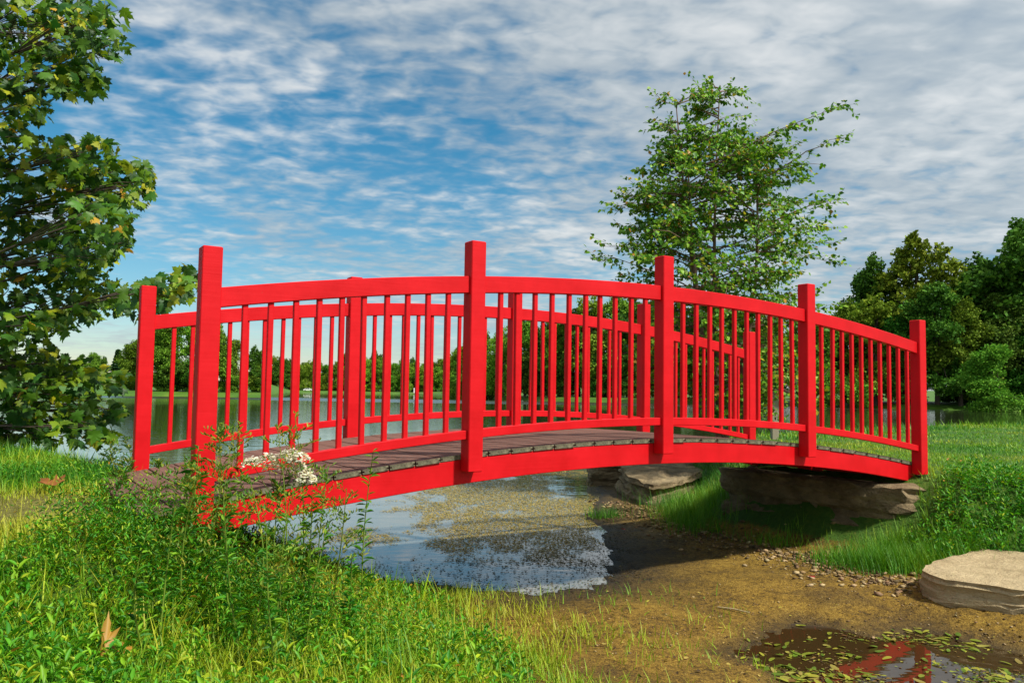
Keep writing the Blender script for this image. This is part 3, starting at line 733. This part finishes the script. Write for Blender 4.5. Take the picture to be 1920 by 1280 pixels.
J = Join()
n = 5200; px = RNG.uniform(900, 1920, n); py = RNG.uniform(930, 1282, n); q = np.array([PZ(a, b, .07)[:2] for a, b in zip(px, py)]); z, i = height(q[:, 0], q[:, 1])
k = (i['dw'] < .08) & (i['dl'] < .2) & (i['dr'] < .4) & (i['dp'] < .1) & (RNG.random(n) < np.clip(fbm(q[:, 0] * 2.2, q[:, 1] * 2.2, 15) * 3 - 1.0, .08, 1)); q, z = q[k], z[k]; m = len(q)
sz_ = .007 * 4 ** (RNG.random(m) ** 2)
def debris(n, lo, hi, cols, wts, s0):
    x = RNG.uniform(-1.6, 1.6, n); y = RNG.uniform(5.0, 9.5, n); z, i = height(x, y)
    k = (i['dw'] > lo) & (i['dw'] < hi) & (i['dl'] < .1) & (RNG.random(n) < np.clip(fbm(x * 4, y * 3, 19) * 4 - 1.3, .05, 1) * np.clip(1 - np.abs(i['dw']) / max(abs(lo), hi), .08, 1)); x, y, z = x[k], y[k], z[k]; m = len(x)
    sz = s0 * 3.2 ** RNG.random(m)
    J.add(*stamp(OVATE[0], OVATE[1], np.column_stack([x, y, np.maximum(z, 0) + .004]), frames_from(RNG.normal(0, 1, (m, 3)) * (1, .6, .12), np.array([0, 0, 1.]) + RNG.normal(0, .15, (m, 3))), np.stack([sz * RNG.uniform(.25, .9, m), sz, sz], -1), pick(cols, wts, m)))
debris(26000, -.35, .45, [(.03, .02, .008), (.06, .045, .015), (.12, .085, .025), (.05, .07, .015)], [4, 3, 2, 1.5], .008)
V, F, C = stamp(OVATE[0], OVATE[1], np.column_stack([q, z + .006]), frames_from(RNG.normal(0, 1, (m, 3)) * (1, 1, .25), np.array([0, 0, 1.]) + RNG.normal(0, .4, (m, 3))), np.stack([sz_ * RNG.uniform(.25, .9, m), sz_, sz_], -1),
                pick([(.05, .03, .012), (.12, .07, .02), (.30, .22, .05), (.34, .30, .04), (.10, .16, .02)], [5, 4, 2, 1, .8], m)); J.add(V, F, C)
obj('leaf_litter', J.mesh('leaf_litter'), M_PEB, label='bits of dead leaf littering the brown mud', cat='leaf litter', kind='stuff')

# floating pond leaves on the puddle: one object each
fm = []
for s in range(7):
    r = np.random.default_rng(60 + s); a = np.linspace(0, 2 * np.pi, 11, endpoint=False)
    V = np.column_stack([.42 * np.cos(a), np.sin(a) * (1 + .08 * np.sin(2 * a)), .03 + .05 * np.cos(2 * a + s)]); V = np.vstack([V, [[0, 0, .02]]])
    c = [(.22, .27, .02), (.33, .33, .03), (.14, .22, .015), (.30, .24, .05), (.10, .17, .012), (.38, .36, .06), (.20, .10, .03)][s]
    me = mesh_np('floating_leaf', V, [(11, i, (i + 1) % 11) for i in range(11)], np.tile([c], (12, 1)) * (1 + r.uniform(-.15, .15, (12, 1)))); me.materials.append(M_LEAF); fm.append(me)
cnt = 0
while cnt < 290:
    px, py = RNG.uniform(1390, 1925), RNG.uniform(1170, 1282); q = PZ(px, py, 0)[:2]
    dp = float(sdist(PUDDLE, np.array([q[0]]), np.array([q[1]]))[0])
    nz = float(fbm(np.array([q[0] * 3.2]), np.array([q[1] * 4.5]), 91)[0])
    if dp < -.10 or RNG.random() > np.clip((nz - .36) * 5, .06, 1) * np.clip((py - 1170) / 45, .12, 1): continue
    z = max(0, gz(q[0], q[1])) + .004 + RNG.uniform(0, .006)
    obj('floating_leaf', fm[RNG.choice(7, p=[.2, .22, .17, .12, .12, .1, .07])], None, loc=(q[0], q[1], z), rot=(RNG.normal(0, .12), RNG.normal(0, .12), RNG.uniform(0, 6.28)),
        scale=.010 * 3.6 ** RNG.random(), label='small yellow-green oval leaf floating on the shallow brown puddle', cat='leaf', group='leaves floating on the puddle')
    cnt += 1

J = Join(); n = 9000
px, py = RNG.uniform(1390, 1925, n), RNG.uniform(1180, 1284, n); q = np.array([PZ(a, b, 0)[:2] for a, b in zip(px, py)]); dp = sdist(PUDDLE, q[:, 0], q[:, 1])
k = (dp > -.06) & (RNG.random(n) < .5 * np.clip((fbm(q[:, 0] * 3.2, q[:, 1] * 4.5, 91) - .36) * 4, .04, 1)); q = q[k]; m = len(q); z = np.maximum(height(q[:, 0], q[:, 1])[0], 0) + .003
sz = .005 * 3.5 ** RNG.random(m)
J.add(*stamp(OVATE[0], OVATE[1], np.column_stack([q, z]), frames_from(RNG.normal(0, 1, (m, 3)) * (1, 1, .08), np.array([0, 0, 1.]) + RNG.normal(0, .12, (m, 3))), np.stack([sz, sz * 1.6, sz], -1), pick([(.05, .03, .01), (.10, .06, .02), (.16, .18, .02), (.26, .25, .03), (.16, .09, .02)], [4, 3, 2, 1, 1.5], m)))
obj('puddle_debris', J.mesh('puddle_debris'), M_PEB, label='small dark leaf scraps floating between the green puddle leaves', cat='leaf litter', kind='stuff')

# floating weed mats in the inlet
J = Join()
n = 210000; x = RNG.uniform(-2.4, 1.6, n); y = RNG.uniform(5.2, 13.5, n); dw = sdist(LAKE, x, y)
f1 = fbm(x * 1.1 + 3, y * .55 + 1, 41, 5); f2 = fbm(x * 5, y * 2.5, 43, 3)
core = np.exp(-((x + .25 - .12 * (y - 6)) / 1.5) ** 2)
mat_ = RNG.random(n) < sstep((f1 * .62 + f2 * .26 + .30 * core - .018 * np.maximum(y - 9, 0) + .10 * (fbm(x * 16, y * 9, 45, 2) - .5) - .56) / .14)
k = (dw > -.03) & mat_; x, y, dw = x[k], y[k], dw[k]; m = len(x)
s = RNG.uniform(.005, .017, m); a = RNG.uniform(0, 6.28, m)
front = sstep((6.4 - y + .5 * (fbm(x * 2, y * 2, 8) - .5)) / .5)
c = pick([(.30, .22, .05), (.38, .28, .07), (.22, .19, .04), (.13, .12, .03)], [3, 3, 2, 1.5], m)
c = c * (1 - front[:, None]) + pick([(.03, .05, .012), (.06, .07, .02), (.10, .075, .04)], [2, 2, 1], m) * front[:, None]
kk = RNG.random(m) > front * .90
J.add(*stamp(QUAD[0] * (1, 1, .25) - (0, .5, 0), QUAD[1], np.stack([x, y, .003 + RNG.random(m) * .006], -1)[kk], frames_from(np.stack([np.cos(a), np.sin(a), RNG.normal(0, .10, m)], -1), np.tile([[0, 0, 1.]], (m, 1)))[kk], np.stack([s * .8, s * 1.4, s], -1)[kk], c[kk]))
obj('floating_weed', J.mesh('floating_weed'), M_PEB, label='ochre mats of floating weed on the shallow water under the bridge', cat='weed', kind='stuff')

# ------------------------------------------------------------------ sycamore on the left bank
def sycamore():
    base = np.array([-7.3, 8.3, 0.0]); base[2] = gz(base[0], base[1]) - .05
    root = thing('sycamore_tree', base, 'sycamore with big lobed green and yellowing leaves hanging over the lake edge', 'tree')
    zt = np.linspace(0, 9.5, 12); tp = np.stack([.25 * np.sin(zt * .5), .18 * np.cos(zt * .7) - .18, zt], -1)
    V, F = tube(tp, np.linspace(.26, .05, 12), 12); obj('trunk', mesh_np('trunk', V, F, None, True), M_BARK, root)
    blobs = [(60, 40, 125, 70), (165, 38, 75, 45), (205, 85, 40, 28), (70, 130, 125, 55), (150, 150, 48, 34), (40, 205, 60, 32), (20, 245, 40, 20),
             (60, 300, 120, 55), (160, 290, 70, 40), (205, 335, 75, 48), (258, 345, 36, 48), (90, 390, 140, 62), (190, 405, 70, 42), (60, 470, 110, 60), (150, 480, 70, 48), (228, 455, 26, 18),
             (325, 535, 52, 26), (270, 560, 58, 36), (350, 515, 26, 18), (180, 560, 80, 42), (80, 555, 110, 45), (30, 610, 60, 32), (95, 605, 50, 24),
             (50, 670, 70, 36), (40, 735, 62, 46), (125, 690, 80, 26), (205, 712, 46, 20), (95, 755, 85, 42), (165, 770, 62, 34), (222, 768, 20, 14), (120, 818, 80, 22), (30, 815, 55, 36), (190, 812, 34, 14), (60, 855, 60, 14)]
    rr = np.random.default_rng(5); off = []
    for q in range(26): off.append((rr.uniform(-620, -70), rr.uniform(-260, 800), 120, 80))
    for q in range(8): off.append((rr.uniform(-500, 120), rr.uniform(-420, -60), 120, 80))
    P = []; br = Join(); tw = Join()
    for bi, (cx, cy, rx, ry) in enumerate(blobs + off):
        d = rr.uniform(6.7, 8.2) if cy < 600 else rr.uniform(6.9, 8.0)
        if cx > 230 and cy > 480: d = 6.9
        n = int(rx * ry / 25) + 12
        a = rr.uniform(0, 6.28, n); q = np.sqrt(rr.random(n)); sx, sy = cx + rx * q * np.cos(a), cy + ry * q * np.sin(a)
        dd = d + rr.normal(0, .32, n)
        pts = np.array([PD(u, v, w) for u, v, w in zip(sx, sy, dd)]); pts[:, 2] = np.maximum(pts[:, 2], .72 + .25 * rr.random(n)); P.append(pts)
        c = PD(cx, cy, d) - base
        s = tp[np.clip(int(np.clip(c[2] - .6, .8, 8.5) / 9.5 * 11), 1, 10)]
        mid = (s + c) / 2 + (0, 0, .25 if c[2] > 1.5 else -.1) + rr.normal(0, .12, 3)
        t = np.linspace(0, 1, 9)[:, None]; path = s * (1 - t) ** 2 + 2 * mid * t * (1 - t) + c * t ** 2
        if cx > 250 and cy > 480 and cx != 325: continue
        V, F = tube(path, np.linspace(.020, .005, 9), 6)
        obj('branch', mesh_np('branch', V, F, None, True), M_BARK, root)
        for p in pts[::11]:
            e = p - base; V, F = tube([path[-3], (path[-2] + e) / 2 + (0, 0, .04), e], [.006, .004, .002], 4); tw.add(V, F)
    obj('twigs', tw.mesh('twigs'), M_BARK, root, kind='stuff')
    P = np.concatenate(P); n = len(P)
    a = rr.uniform(0, 6.28, n); el = rr.normal(-.55, .5, n)
    d = np.stack([np.cos(a) * np.cos(el), np.sin(a) * np.cos(el), np.sin(el)], -1)
    nrm = unit(np.stack([.30 + 0 * a, -.45 + 0 * a, .75 + 0 * a], -1) + rr.normal(0, .55, (n, 3)))
    sz = rr.uniform(.05, .125, n)
    c = pick([(.022, .09, .008), (.06, .16, .006), (.17, .28, .008), (.36, .38, .012), (.50, .29, .02)], [3.6, 4.6, 3.0, .8, .06], n, .25, rr)
    Fm = frames_from(d, nrm)
    vis = (P[:, 0] / P[:, 1] > -.62) & (np.abs(P[:, 2] - EYE) < .55 * P[:, 1])
    order = np.argsort(np.where(vis, P[:, 1] / sz, 1e9)); big = order[:300]; rest = order[300:]
    V, F, C = stamp(LOBED[0], LOBED[1], P[rest] - base, Fm[rest], sz[rest], c[rest])
    obj('foliage', mesh_np('foliage', V, F, C), M_LEAF, root, kind='stuff')
    tint = [(.022, .09, .008), (.045, .13, .010), (.075, .19, .012), (.14, .26, .014), (.30, .34, .02), (.45, .27, .025)]
    lm = [mesh_np('leaf', LOBED[0], LOBED[1], np.tile([t], (len(LOBED[0]), 1))) for t in tint]
    for m in lm: m.materials.append(M_LEAF)
    for k in big:
        o = obj('leaf', lm[int(np.argmin([np.abs(np.array(t) - c[k]).sum() for t in tint]))], None, root)
        m = Matrix.Identity(4)
        for i in range(3):
            for j in range(3): m[i][j] = Fm[k][i, j] * sz[k]
            m[i][3] = (P[k] - base)[i]
        o.matrix_basis = m


sycamore()


# ------------------------------------------------------------------ young river birch behind the bridge
def birch():
    rr = np.random.default_rng(23); D = 10.4
    b = PD(1352, 800, D); base = np.array([b[0], b[1], gz(b[0], b[1]) - .03])
    root = thing('birch_tree', base, 'young multi-stemmed birch with small pointed leaves growing beyond the bridge', 'tree')
    top = PD(1350, 160, D) - base; H = top[2]
    stems = []
    for tx, ty, tz in [(top[0], 0, H), (-.42, .12, H * .88), (.40, -.1, H * .84), (PD(1262, 165, D)[0] - base[0], -.2, H * .93)]:
        t = np.linspace(0, 1, 14)[:, None]
        p = np.array([0, 0, 0]) * (1 - t) + np.array([tx, ty, tz]) * t + np.array([rr.normal(0, .08), rr.normal(0, .08), 0]) * np.sin(t * 3.14); p[:, 0] += np.sign(tx) * .12 * np.sin(t[:, 0] * 3.14)
        stems.append(p); V, F = tube(p, np.linspace(.040, .006, 14), 7)
        obj('trunk', mesh_np('trunk', V, F, None, True), M_BIRCH, root)
    # outline: half-widths left/right of the axis by picture row
    ys = [150, 215, 270, 300, 360, 420, 480, 540, 620, 700, 780]
    lw = [60, 90, 120, 205, 215, 215, 270, 255, 190, 140, 80]; rw = [20, 95, 150, 225, 240, 215, 215, 200, 205, 200, 160]
    mpp = D / FPX; zs = [PD(1350, v, D)[2] - base[2] for v in ys]
    LV = Join(); pos = []; dirs = []; brj = Join()
    for q in range(300):
        s = stems[q % 4]; t = rr.uniform(.08, 1.0) ** .85; i = t * 13; p0 = np.array([np.interp(i, np.arange(14), s[:, k]) for k in range(3)])
        az = rr.uniform(0, 2 * np.pi); up = rr.uniform(.15, .75)
        zt = p0[2] + .35; L0 = np.interp(zt, zs[::-1], (rw if math.cos(az) > 0 else lw)[::-1]) * mpp
        L = max(.25, (L0 - p0[0] * math.cos(az) * 1.0) * rr.uniform(.55, 1.0)) * (.75 + .25 * abs(math.cos(az)))
        dv = np.array([math.cos(az), math.sin(az), up * (0.4 + .6 * t)])
        tt = np.linspace(0, 1, 8)[:, None]; path = p0 + dv * L * tt + np.array([0, 0, -.22 * L]) * tt ** 2.2 + rr.normal(0, .02, (8, 3)) * tt
        V, F = tube(path, np.linspace(.011, .002, 8), 5); brj.add(V, F)
        for w in range(int(4 + L * 9)):
            u = rr.uniform(.25, 1.0); c0 = np.array([np.interp(u * 7, np.arange(8), path[:, k]) for k in range(3)])
            a2 = az + rr.normal(0, .8); l2 = rr.uniform(.10, .34) * (1.2 - .5 * u); tv = np.array([math.cos(a2), math.sin(a2), rr.normal(.10, .35)])
            tip = c0 + tv * l2; V, F = tube([c0, (c0 + tip) / 2 + (0, 0, .01), tip], [.003, .002, .001], 3); brj.add(V, F)
            m = int(5 + l2 * 26); uu = np.linspace(.1, 1.05, m)[:, None]
            pos.append(c0 + tv * l2 * uu + rr.normal(0, .014, (m, 3))); dirs.append(tv + rr.normal(0, .6, (m, 3)) + (0, 0, -.45))
    obj('branches', brj.mesh('branches', True), M_BIRCH, root, kind='stuff')
    pos = np.concatenate(pos); dirs = np.concatenate(dirs); n = len(pos)
    k = pos[:, 2] > .12; pos, dirs = pos[k], dirs[k]; n = len(pos)
    sz = rr.uniform(.036, .066, n)
    c = pick([(.05, .15, .010), (.11, .26, .012), (.22, .38, .015), (.40, .36, .02), (.42, .2, .02)], [2.8, 4.5, 3.6, .6, .2], n, .2, rr)
    V, F, C = stamp(OVATE[0], OVATE[1], pos, frames_from(dirs, np.array([.2, -.4, .8]) + rr.normal(0, .55, (n, 3))), sz, c)
    obj('crown', mesh_np('crown', V, F, C), M_LEAF, root, kind='stuff')
    print('birch leaves', n)


birch()


# ------------------------------------------------------------------ distant trees
def far_tree_mesh(seed, lobes, n, leaf, cols, wts, trunk_top, tr=.022, airy=.0):
    """unit-height tree: crown mesh and trunk mesh"""
    r = np.random.default_rng(seed); P = []; 
    per = n // len(lobes)
    for (cx, cy, cz, rx, rz) in lobes:
        nc = 26; u = unit(r.normal(0, 1, (nc, 3))); q = r.uniform(.45, 1.0, (nc, 1))
        cc = np.array([cx, cy, cz]) + u * q * np.array([rx, rx, rz])
        k = r.integers(0, nc, per); pp = cc[k] + unit(r.normal(0, 1, (per, 3))) * (r.random((per, 1)) ** .5) * np.array([rx, rx, rz]) * (.36 - .1 * airy)
        P.append(pp)
    P = np.concatenate(P); P = P[P[:, 2] > .02]; m = len(P)
    d = r.normal(0, 1, (m, 3)); nm = np.array([.25, -.35, .7]) + r.normal(0, .6, (m, 3))
    c = pick(cols, wts, m, .2, r)
    V, F, C = stamp(QUAD[0], QUAD[1], P, frames_from(d, nm), leaf * r.uniform(.6, 1.3, m), c)
    crown = mesh_np('crown', V, F, C); crown.materials.append(M_FAR)
    J = Join(); z = np.linspace(-.03, trunk_top, 7); p = np.stack([.012 * np.sin(z * 9 + seed), .012 * np.cos(z * 7), z], -1)
    J.add(*tube(p, np.linspace(tr, tr * .4, 7), 7))
    for (cx, cy, cz, rx, rz) in lobes:
        s = p[r.integers(3, 6)]; e = np.array([cx, cy, cz + rz * .4]); J.add(*tube([s, (s + e) / 2 + (0, 0, .02), e], [tr * .4, tr * .28, tr * .1], 5))
    trunk = J.mesh('trunk', True); trunk.materials.append(M_BARK)
    return crown, trunk


def lobeset(seed, k, w, z0, z1):
    r = np.random.default_rng(seed); out = []
    for i in range(k):
        z = z0 + (z1 - z0) * (i + .5) / k; prof = math.sin(math.pi * min(1, .18 + .82 * (i + .5) / k)) ** .6
        a = r.uniform(0, 6.28); q = w * prof * r.uniform(.25, .75)
        out.append((q * math.cos(a), q * math.sin(a), z, w * r.uniform(.42, .66) * (.5 + .5 * prof), (z1 - z0) * r.uniform(.12, .19)))
    return out


DARK = [(.04, .115, .012), (.065, .165, .015), (.11, .23, .02)]
MID = [(.075, .17, .014), (.125, .25, .018), (.19, .32, .025)]
OLIVE = [(.11, .22, .016), (.18, .31, .022), (.27, .39, .032)]
KINDS = {}
for key, sd, k, w, z0, z1, n, leaf, cols, tt in [('dark', 1, 13, .34, .16, .96, 20000, .0165, DARK, .7), ('dark2', 2, 14, .30, .10, .97, 20000, .0165, DARK, .7), ('mid', 3, 13, .33, .12, .96, 20000, .0165, MID, .7), ('mid2', 4, 12, .38, .06, .95, 20000, .0165, MID, .6),
                                           ('olive', 5, 13, .34, .22, .97, 15000, .0165, OLIVE, .8), ('olive2', 6, 11, .36, .04, .95, 18000, .0165, OLIVE, .6), ('low', 7, 9, .50, .03, .92, 14000, .027, MID, .5), ('lowdark', 8, 9, .52, .03, .92, 14000, .027, DARK, .5)]:
    KINDS[key] = far_tree_mesh(sd, lobeset(sd * 7, k, w, z0, z1), n, leaf, cols, [2, 3, 2], tt, airy=1.0 if key == 'olive' else 0)


def far_tree(px, py_top, d, kind, label, group, wide=1.0, name='tree'):
    tp = PD(px, py_top, d); zb = gz(tp[0], tp[1]) - .1; Hh = tp[2] - zb
    root = thing(name, (tp[0], tp[1], zb), label, 'tree', group, rot=(0, 0, RNG.uniform(0, 6.28)), scale=(Hh * wide, Hh * wide, Hh))
    obj('crown', KINDS[kind][0], None, root); obj('trunk', KINDS[kind][1], None, root)
    return root


# right-hand wood behind the pond
for px, pt, d, kd, wd, lab in [
    (1715, 452, 112, 'olive', 1.0, 'tall airy yellow-green tree topping the wood behind the pond'),
    (1640, 500, 116, 'dark2', .9, 'dark tree peeping out behind the tall yellow-green tree'),
    (1640, 560, 108, 'olive', 1.1, 'olive-tinted rounded tree in front of the tall yellow-green tree'),
    (1905, 425, 108, 'dark', 1.1, 'tallest dark green tree of the wood behind the small pond tree')]:
    far_tree(px, pt, d, kd, lab, None, wd)
for px, pt, d, kd, wd in [(1585, 575, 113, 'mid', 1.0), (1560, 600, 106, 'mid2', 1.0), (1755, 540, 104, 'dark', 1.0), (1830, 500, 116, 'dark2', 1.1), (1800, 570, 103, 'mid', 1.0), (1870, 560, 104, 'dark', 1.0), (1960, 470, 110, 'dark2', 1.1),
                          (1930, 590, 102, 'dark', 1.0), (1690, 590, 107, 'dark2', 1.0), (2030, 430, 110, 'dark', 1.0), (2100, 480, 108, 'mid', 1.0), (1990, 560, 104, 'dark2', 1.1), (1500, 590, 112, 'dark', 1.0), (1440, 600, 115, 'mid', 1.0),
                          (1380, 590, 118, 'dark2', 1.0), (1310, 580, 122, 'dark', 1.0), (1840, 660, 118, 'lowdark', 1.0), (1700, 660, 120, 'lowdark', 1.0), (1780, 650, 122, 'lowdark', 1.0), (1900, 640, 122, 'lowdark', 1.0), (1610, 660, 120, 'lowdark', 1.0)]:
    far_tree(px, pt, d, kd, {'mid': 'mid-green leafy tree in the wood across the pond', 'mid2': 'broad mid-green tree at the edge of the wood across the pond', 'dark': 'dark leafy tree in the dense wood across the pond', 'dark2': 'slim dark tree in the dense wood across the pond', 'lowdark': 'low dark understorey tree filling the back of the pond wood'}[kd], 'trees of the wood across the pond', wd)
far_tree(1872, 650, 93, 'mid2', 'small bright green tree standing alone on the pond lawn', None, 1.15)
# headland straight across the water
for px, pt, d, kd in [(860, 655, 215, 'mid'), (885, 635, 190, 'olive2'), (912, 622, 180, 'mid2'), (945, 618, 172, 'olive2'), (985, 600, 165, 'mid'), (1020, 612, 160, 'dark2'), (1050, 600, 155, 'mid'), (1085, 585, 152, 'dark'), (1115, 560, 150, 'olive2'), (1150, 560, 148, 'mid2'),
                      (1190, 575, 145, 'dark'), (1230, 570, 142, 'mid'), (1270, 575, 140, 'dark2'), (1005, 655, 160, 'lowdark'), (1065, 660, 152, 'lowdark'), (1135, 655, 146, 'lowdark'), (1205, 650, 140, 'lowdark'), (930, 670, 178, 'low'), (1320, 640, 135, 'lowdark'), (1400, 640, 128, 'lowdark')]:
    far_tree(px, pt, d, kd, {'mid': 'rounded mid-green tree on the wooded point seen through the railing', 'mid2': 'spreading mid-green tree on the wooded point', 'olive2': 'olive-yellow tree on the wooded point seen through the railing', 'dark': 'dark green tree on the wooded point', 'dark2': 'slim dark tree on the wooded point', 'low': 'low bright bush-like tree at the tip of the wooded point', 'lowdark': 'low dark tree at the waterline of the wooded point'}[kd], 'trees on the wooded point', 1.0)
# clump on the left shore
for px, pt, d, kd in [(262, 640, 135, 'mid2'), (300, 612, 132, 'mid'), (335, 600, 130, 'mid2'), (372, 598, 133, 'olive2'), (405, 610, 134, 'mid'), (445, 640, 136, 'mid2'), (478, 655, 138, 'dark2'), (318, 660, 128, 'lowdark'), (365, 665, 128, 'lowdark'), (430, 675, 132, 'low'), (490, 672, 139, 'olive2')]:
    far_tree(px, pt, d, kd, {'mid': 'rounded tree of the clump on the lake shore', 'mid2': 'broad bushy tree of the clump on the lake shore', 'olive2': 'yellowish bushy tree of the clump on the lake shore', 'dark2': 'slim dark tree of the clump on the lake shore', 'low': 'low bright bush at the foot of the shore clump', 'lowdark': 'low dark bush at the foot of the shore clump'}[kd], 'clump of trees on the lake shore', 1.0)
for px, pt, d, kd in [(150, 668, 210, 'mid'), (170, 662, 215, 'mid2'), (195, 672, 220, 'dark2'), (235, 678, 215, 'mid'), (120, 675, 210, 'mid2'), (60, 670, 205, 'mid'), (10, 675, 200, 'mid2'), (90, 680, 205, 'dark2')]:
    far_tree(px, pt, d, kd, 'green tree on the shore glimpsed under the sycamore boughs', 'shore trees under the sycamore boughs', 1.1)
# far treeline
for q in range(46):
    px = 480 + q * 8.6 + RNG.uniform(-5, 5)
    pt = 676 + 12 * math.sin(q * .9) * .5 + RNG.uniform(-9, 9) + (10 if q % 2 else 0)
    kd = ['mid', 'mid2', 'olive2', 'dark2', 'mid', 'olive2'][RNG.integers(0, 6)]
    far_tree(px, pt, 425 + (q % 3) * 9, kd, {'mid': 'green tree of the low treeline along the far lake shore', 'mid2': 'broad green tree of the low treeline along the far lake shore', 'olive2': 'yellowish tree of the low treeline along the far lake shore', 'dark2': 'dark tree of the low treeline along the far lake shore'}[kd], 'far treeline', 1.15)


def spruce(px, pt, d):
    tp = PD(px, pt, d); zb = gz(tp[0], tp[1]); H = tp[2] - zb; r = np.random.default_rng(3)
    root = thing('spruce_tree', (tp[0], tp[1], zb), 'small dark pointed spruce among the round shore trees', 'tree')
    V, F = tube([(0, 0, 0), (0, 0, H * .95)], [.18, .03], 6); obj('trunk', mesh_np('trunk', V, F), M_BARK, root)
    n = 2600; z = r.random(n) ** .8; rad = (1 - z) * .30 * H * (.55 + .45 * np.abs(np.sin(z * 40))) * r.uniform(.5, 1, n); a = r.uniform(0, 6.28, n)
    P = np.stack([rad * np.cos(a), rad * np.sin(a), .3 + z * (H - .3) - rad * .25], -1)
    V, F, C = stamp(QUAD[0], QUAD[1], P, frames_from(np.stack([np.cos(a), np.sin(a), -.3 + 0 * a], -1), np.array([0, 0, 1.]) + r.normal(0, .3, (n, 3))), r.uniform(.3, .6, n), pick([(.03, .085, .025), (.05, .12, .03)], [1, 1], n, .2, r))
    obj('crown', mesh_np('crown', V, F, C), M_FAR, root)


spruce(222, 655, 190)


# ------------------------------------------------------------------ far shore: parked car, dock; post beside the birch
def flat_mat(name, c, rough=.5, metal=0):
    m, t, b, out = new_mat(name); n = t.noise(t.add('ShaderNodeTexCoord').outputs['Object'], 4, 4)
    t.l.new(t.ramp(n, [(0.3, tuple(v * .85 for v in c)), (0.7, tuple(min(1, v * 1.1) for v in c))]), b.inputs['Base Color']); b.inputs['Roughness'].default_value = rough; b.inputs['Metallic'].default_value = metal
    return m


M_WHITE = flat_mat('white_paint', (.8, .8, .78), .35); M_GLASS = flat_mat('dark_glass', (.02, .025, .03), .08); M_TYRE = flat_mat('tyre', (.015, .015, .015), .8); M_RIM = flat_mat('rim', (.4, .4, .42), .3, .8)
M_PLANK = flat_mat('weathered_wood', (.33, .28, .20), .85); M_BROWN = flat_mat('brown_stain', (.10, .045, .03), .7)


def prism(outline, y0, y1):
    n = len(outline); V = [(x, y0, z) for x, z in outline] + [(x, y1, z) for x, z in outline]
    return V, [list(range(n)), list(range(2 * n - 1, n - 1, -1))] + [[i, n + i, n + (i + 1) % n, (i + 1) % n] for i in range(n)]


def car():
    d = 402; c = PD(578, 727, d); z = gz(c[0], c[1]); root = thing('parked_car', (c[0], c[1], z), 'white car parked on the far lake shore before the treeline', 'car', rot=(0, 0, .06))
    obj('body', mesh_pf('body', *prism([(-2.2, .32), (2.2, .32), (2.28, .62), (2.15, .86), (1.15, .98), (.55, 1.42), (-1.0, 1.46), (-1.75, 1.0), (-2.2, .92)], -.86, .86)), M_WHITE, root)
    obj('window', mesh_pf('window', *prism([(.98, .99), (.5, 1.36), (-.2, 1.38), (-.2, .99)], -.872, .872)), M_GLASS, root)
    obj('window', mesh_pf('window', *prism([(-.28, .99), (-.28, 1.38), (-.95, 1.38), (-1.5, 1.02)], -.872, .872)), M_GLASS, root)
    for x in (-1.35, 1.38):
        for s in (-1, 1):
            V, F = tube([(0, -.1, 0), (0, .1, 0)], [.33, .33], 14); me = mesh_pf('tyre', V, [list(f) for f in F] + [list(range(14)), list(range(27, 13, -1))])
            w = obj('wheel', me, M_TYRE, root, (x, s * .80, .33))
            V, F = tube([(0, -.115, 0), (0, .115, 0)], [.2, .2], 10); obj('rim', mesh_pf('rim', V, [list(f) for f in F] + [list(range(10)), list(range(19, 9, -1))]), M_RIM, w)
    for s in (-.6, .6): obj('headlight', mesh_pf('headlight', *prism([(2.2, .62), (2.29, .62), (2.24, .8), (2.15, .8)], s - .16, s + .16)), M_RIM, root)


def dock():
    d = 378; c = PD(785, 738, d); root = thing('dock', (c[0], c[1], 0), 'small pale dock with a white box at the far shore waterline', 'dock')
    for k in range(14):
        V, F = chamfer_box(.62, 3.2, .12, .01); obj('plank', mesh_pf('plank', V, F), M_PLANK, root, (-4.5 + k * .68, 0, .55))
    for x in (-4.4, 0, 4.2):
        for s in (-1.4, 1.4):
            V, F = chamfer_box(.2, .2, 1.5, .01); obj('post', mesh_pf('post', V, F), M_PLANK, root, (x, s, -.8))
    V, F = chamfer_box(2.2, 1.6, 2.3, .05); o = obj('storage_box', mesh_pf('storage_box', V, F), M_WHITE, loc=(c[0] - 1.2, c[1], .67), label='white box standing on the far dock', cat='box')


def marker():
    D = 12.2; c = PD(1452, 785, D); z = gz(c[0], c[1]); tp = PD(1453, 733, D)
    root = thing('wooden_stand', (c[0], c[1], z), 'pale post with a sloping brown board half hidden beside the birch', 'stand')
    V, F = chamfer_box(.095, .095, tp[2] - z + .05, .006); obj('post', mesh_pf('post', V, F), M_PLANK, root, (0, 0, -.05))
    a = PD(1425, 713, D) - np.array([c[0], c[1], z]); b = PD(1482, 741, D) - np.array([c[0], c[1], z])
    L = np.linalg.norm(b - a); V, F = chamfer_box(L, .30, .035, .004)
    obj('roof_board', mesh_pf('roof_board', V, F), M_BROWN, root, (a + b) / 2, (0, math.atan2(-(b - a)[2], (b - a)[0]), 0))


car(); dock(); marker()
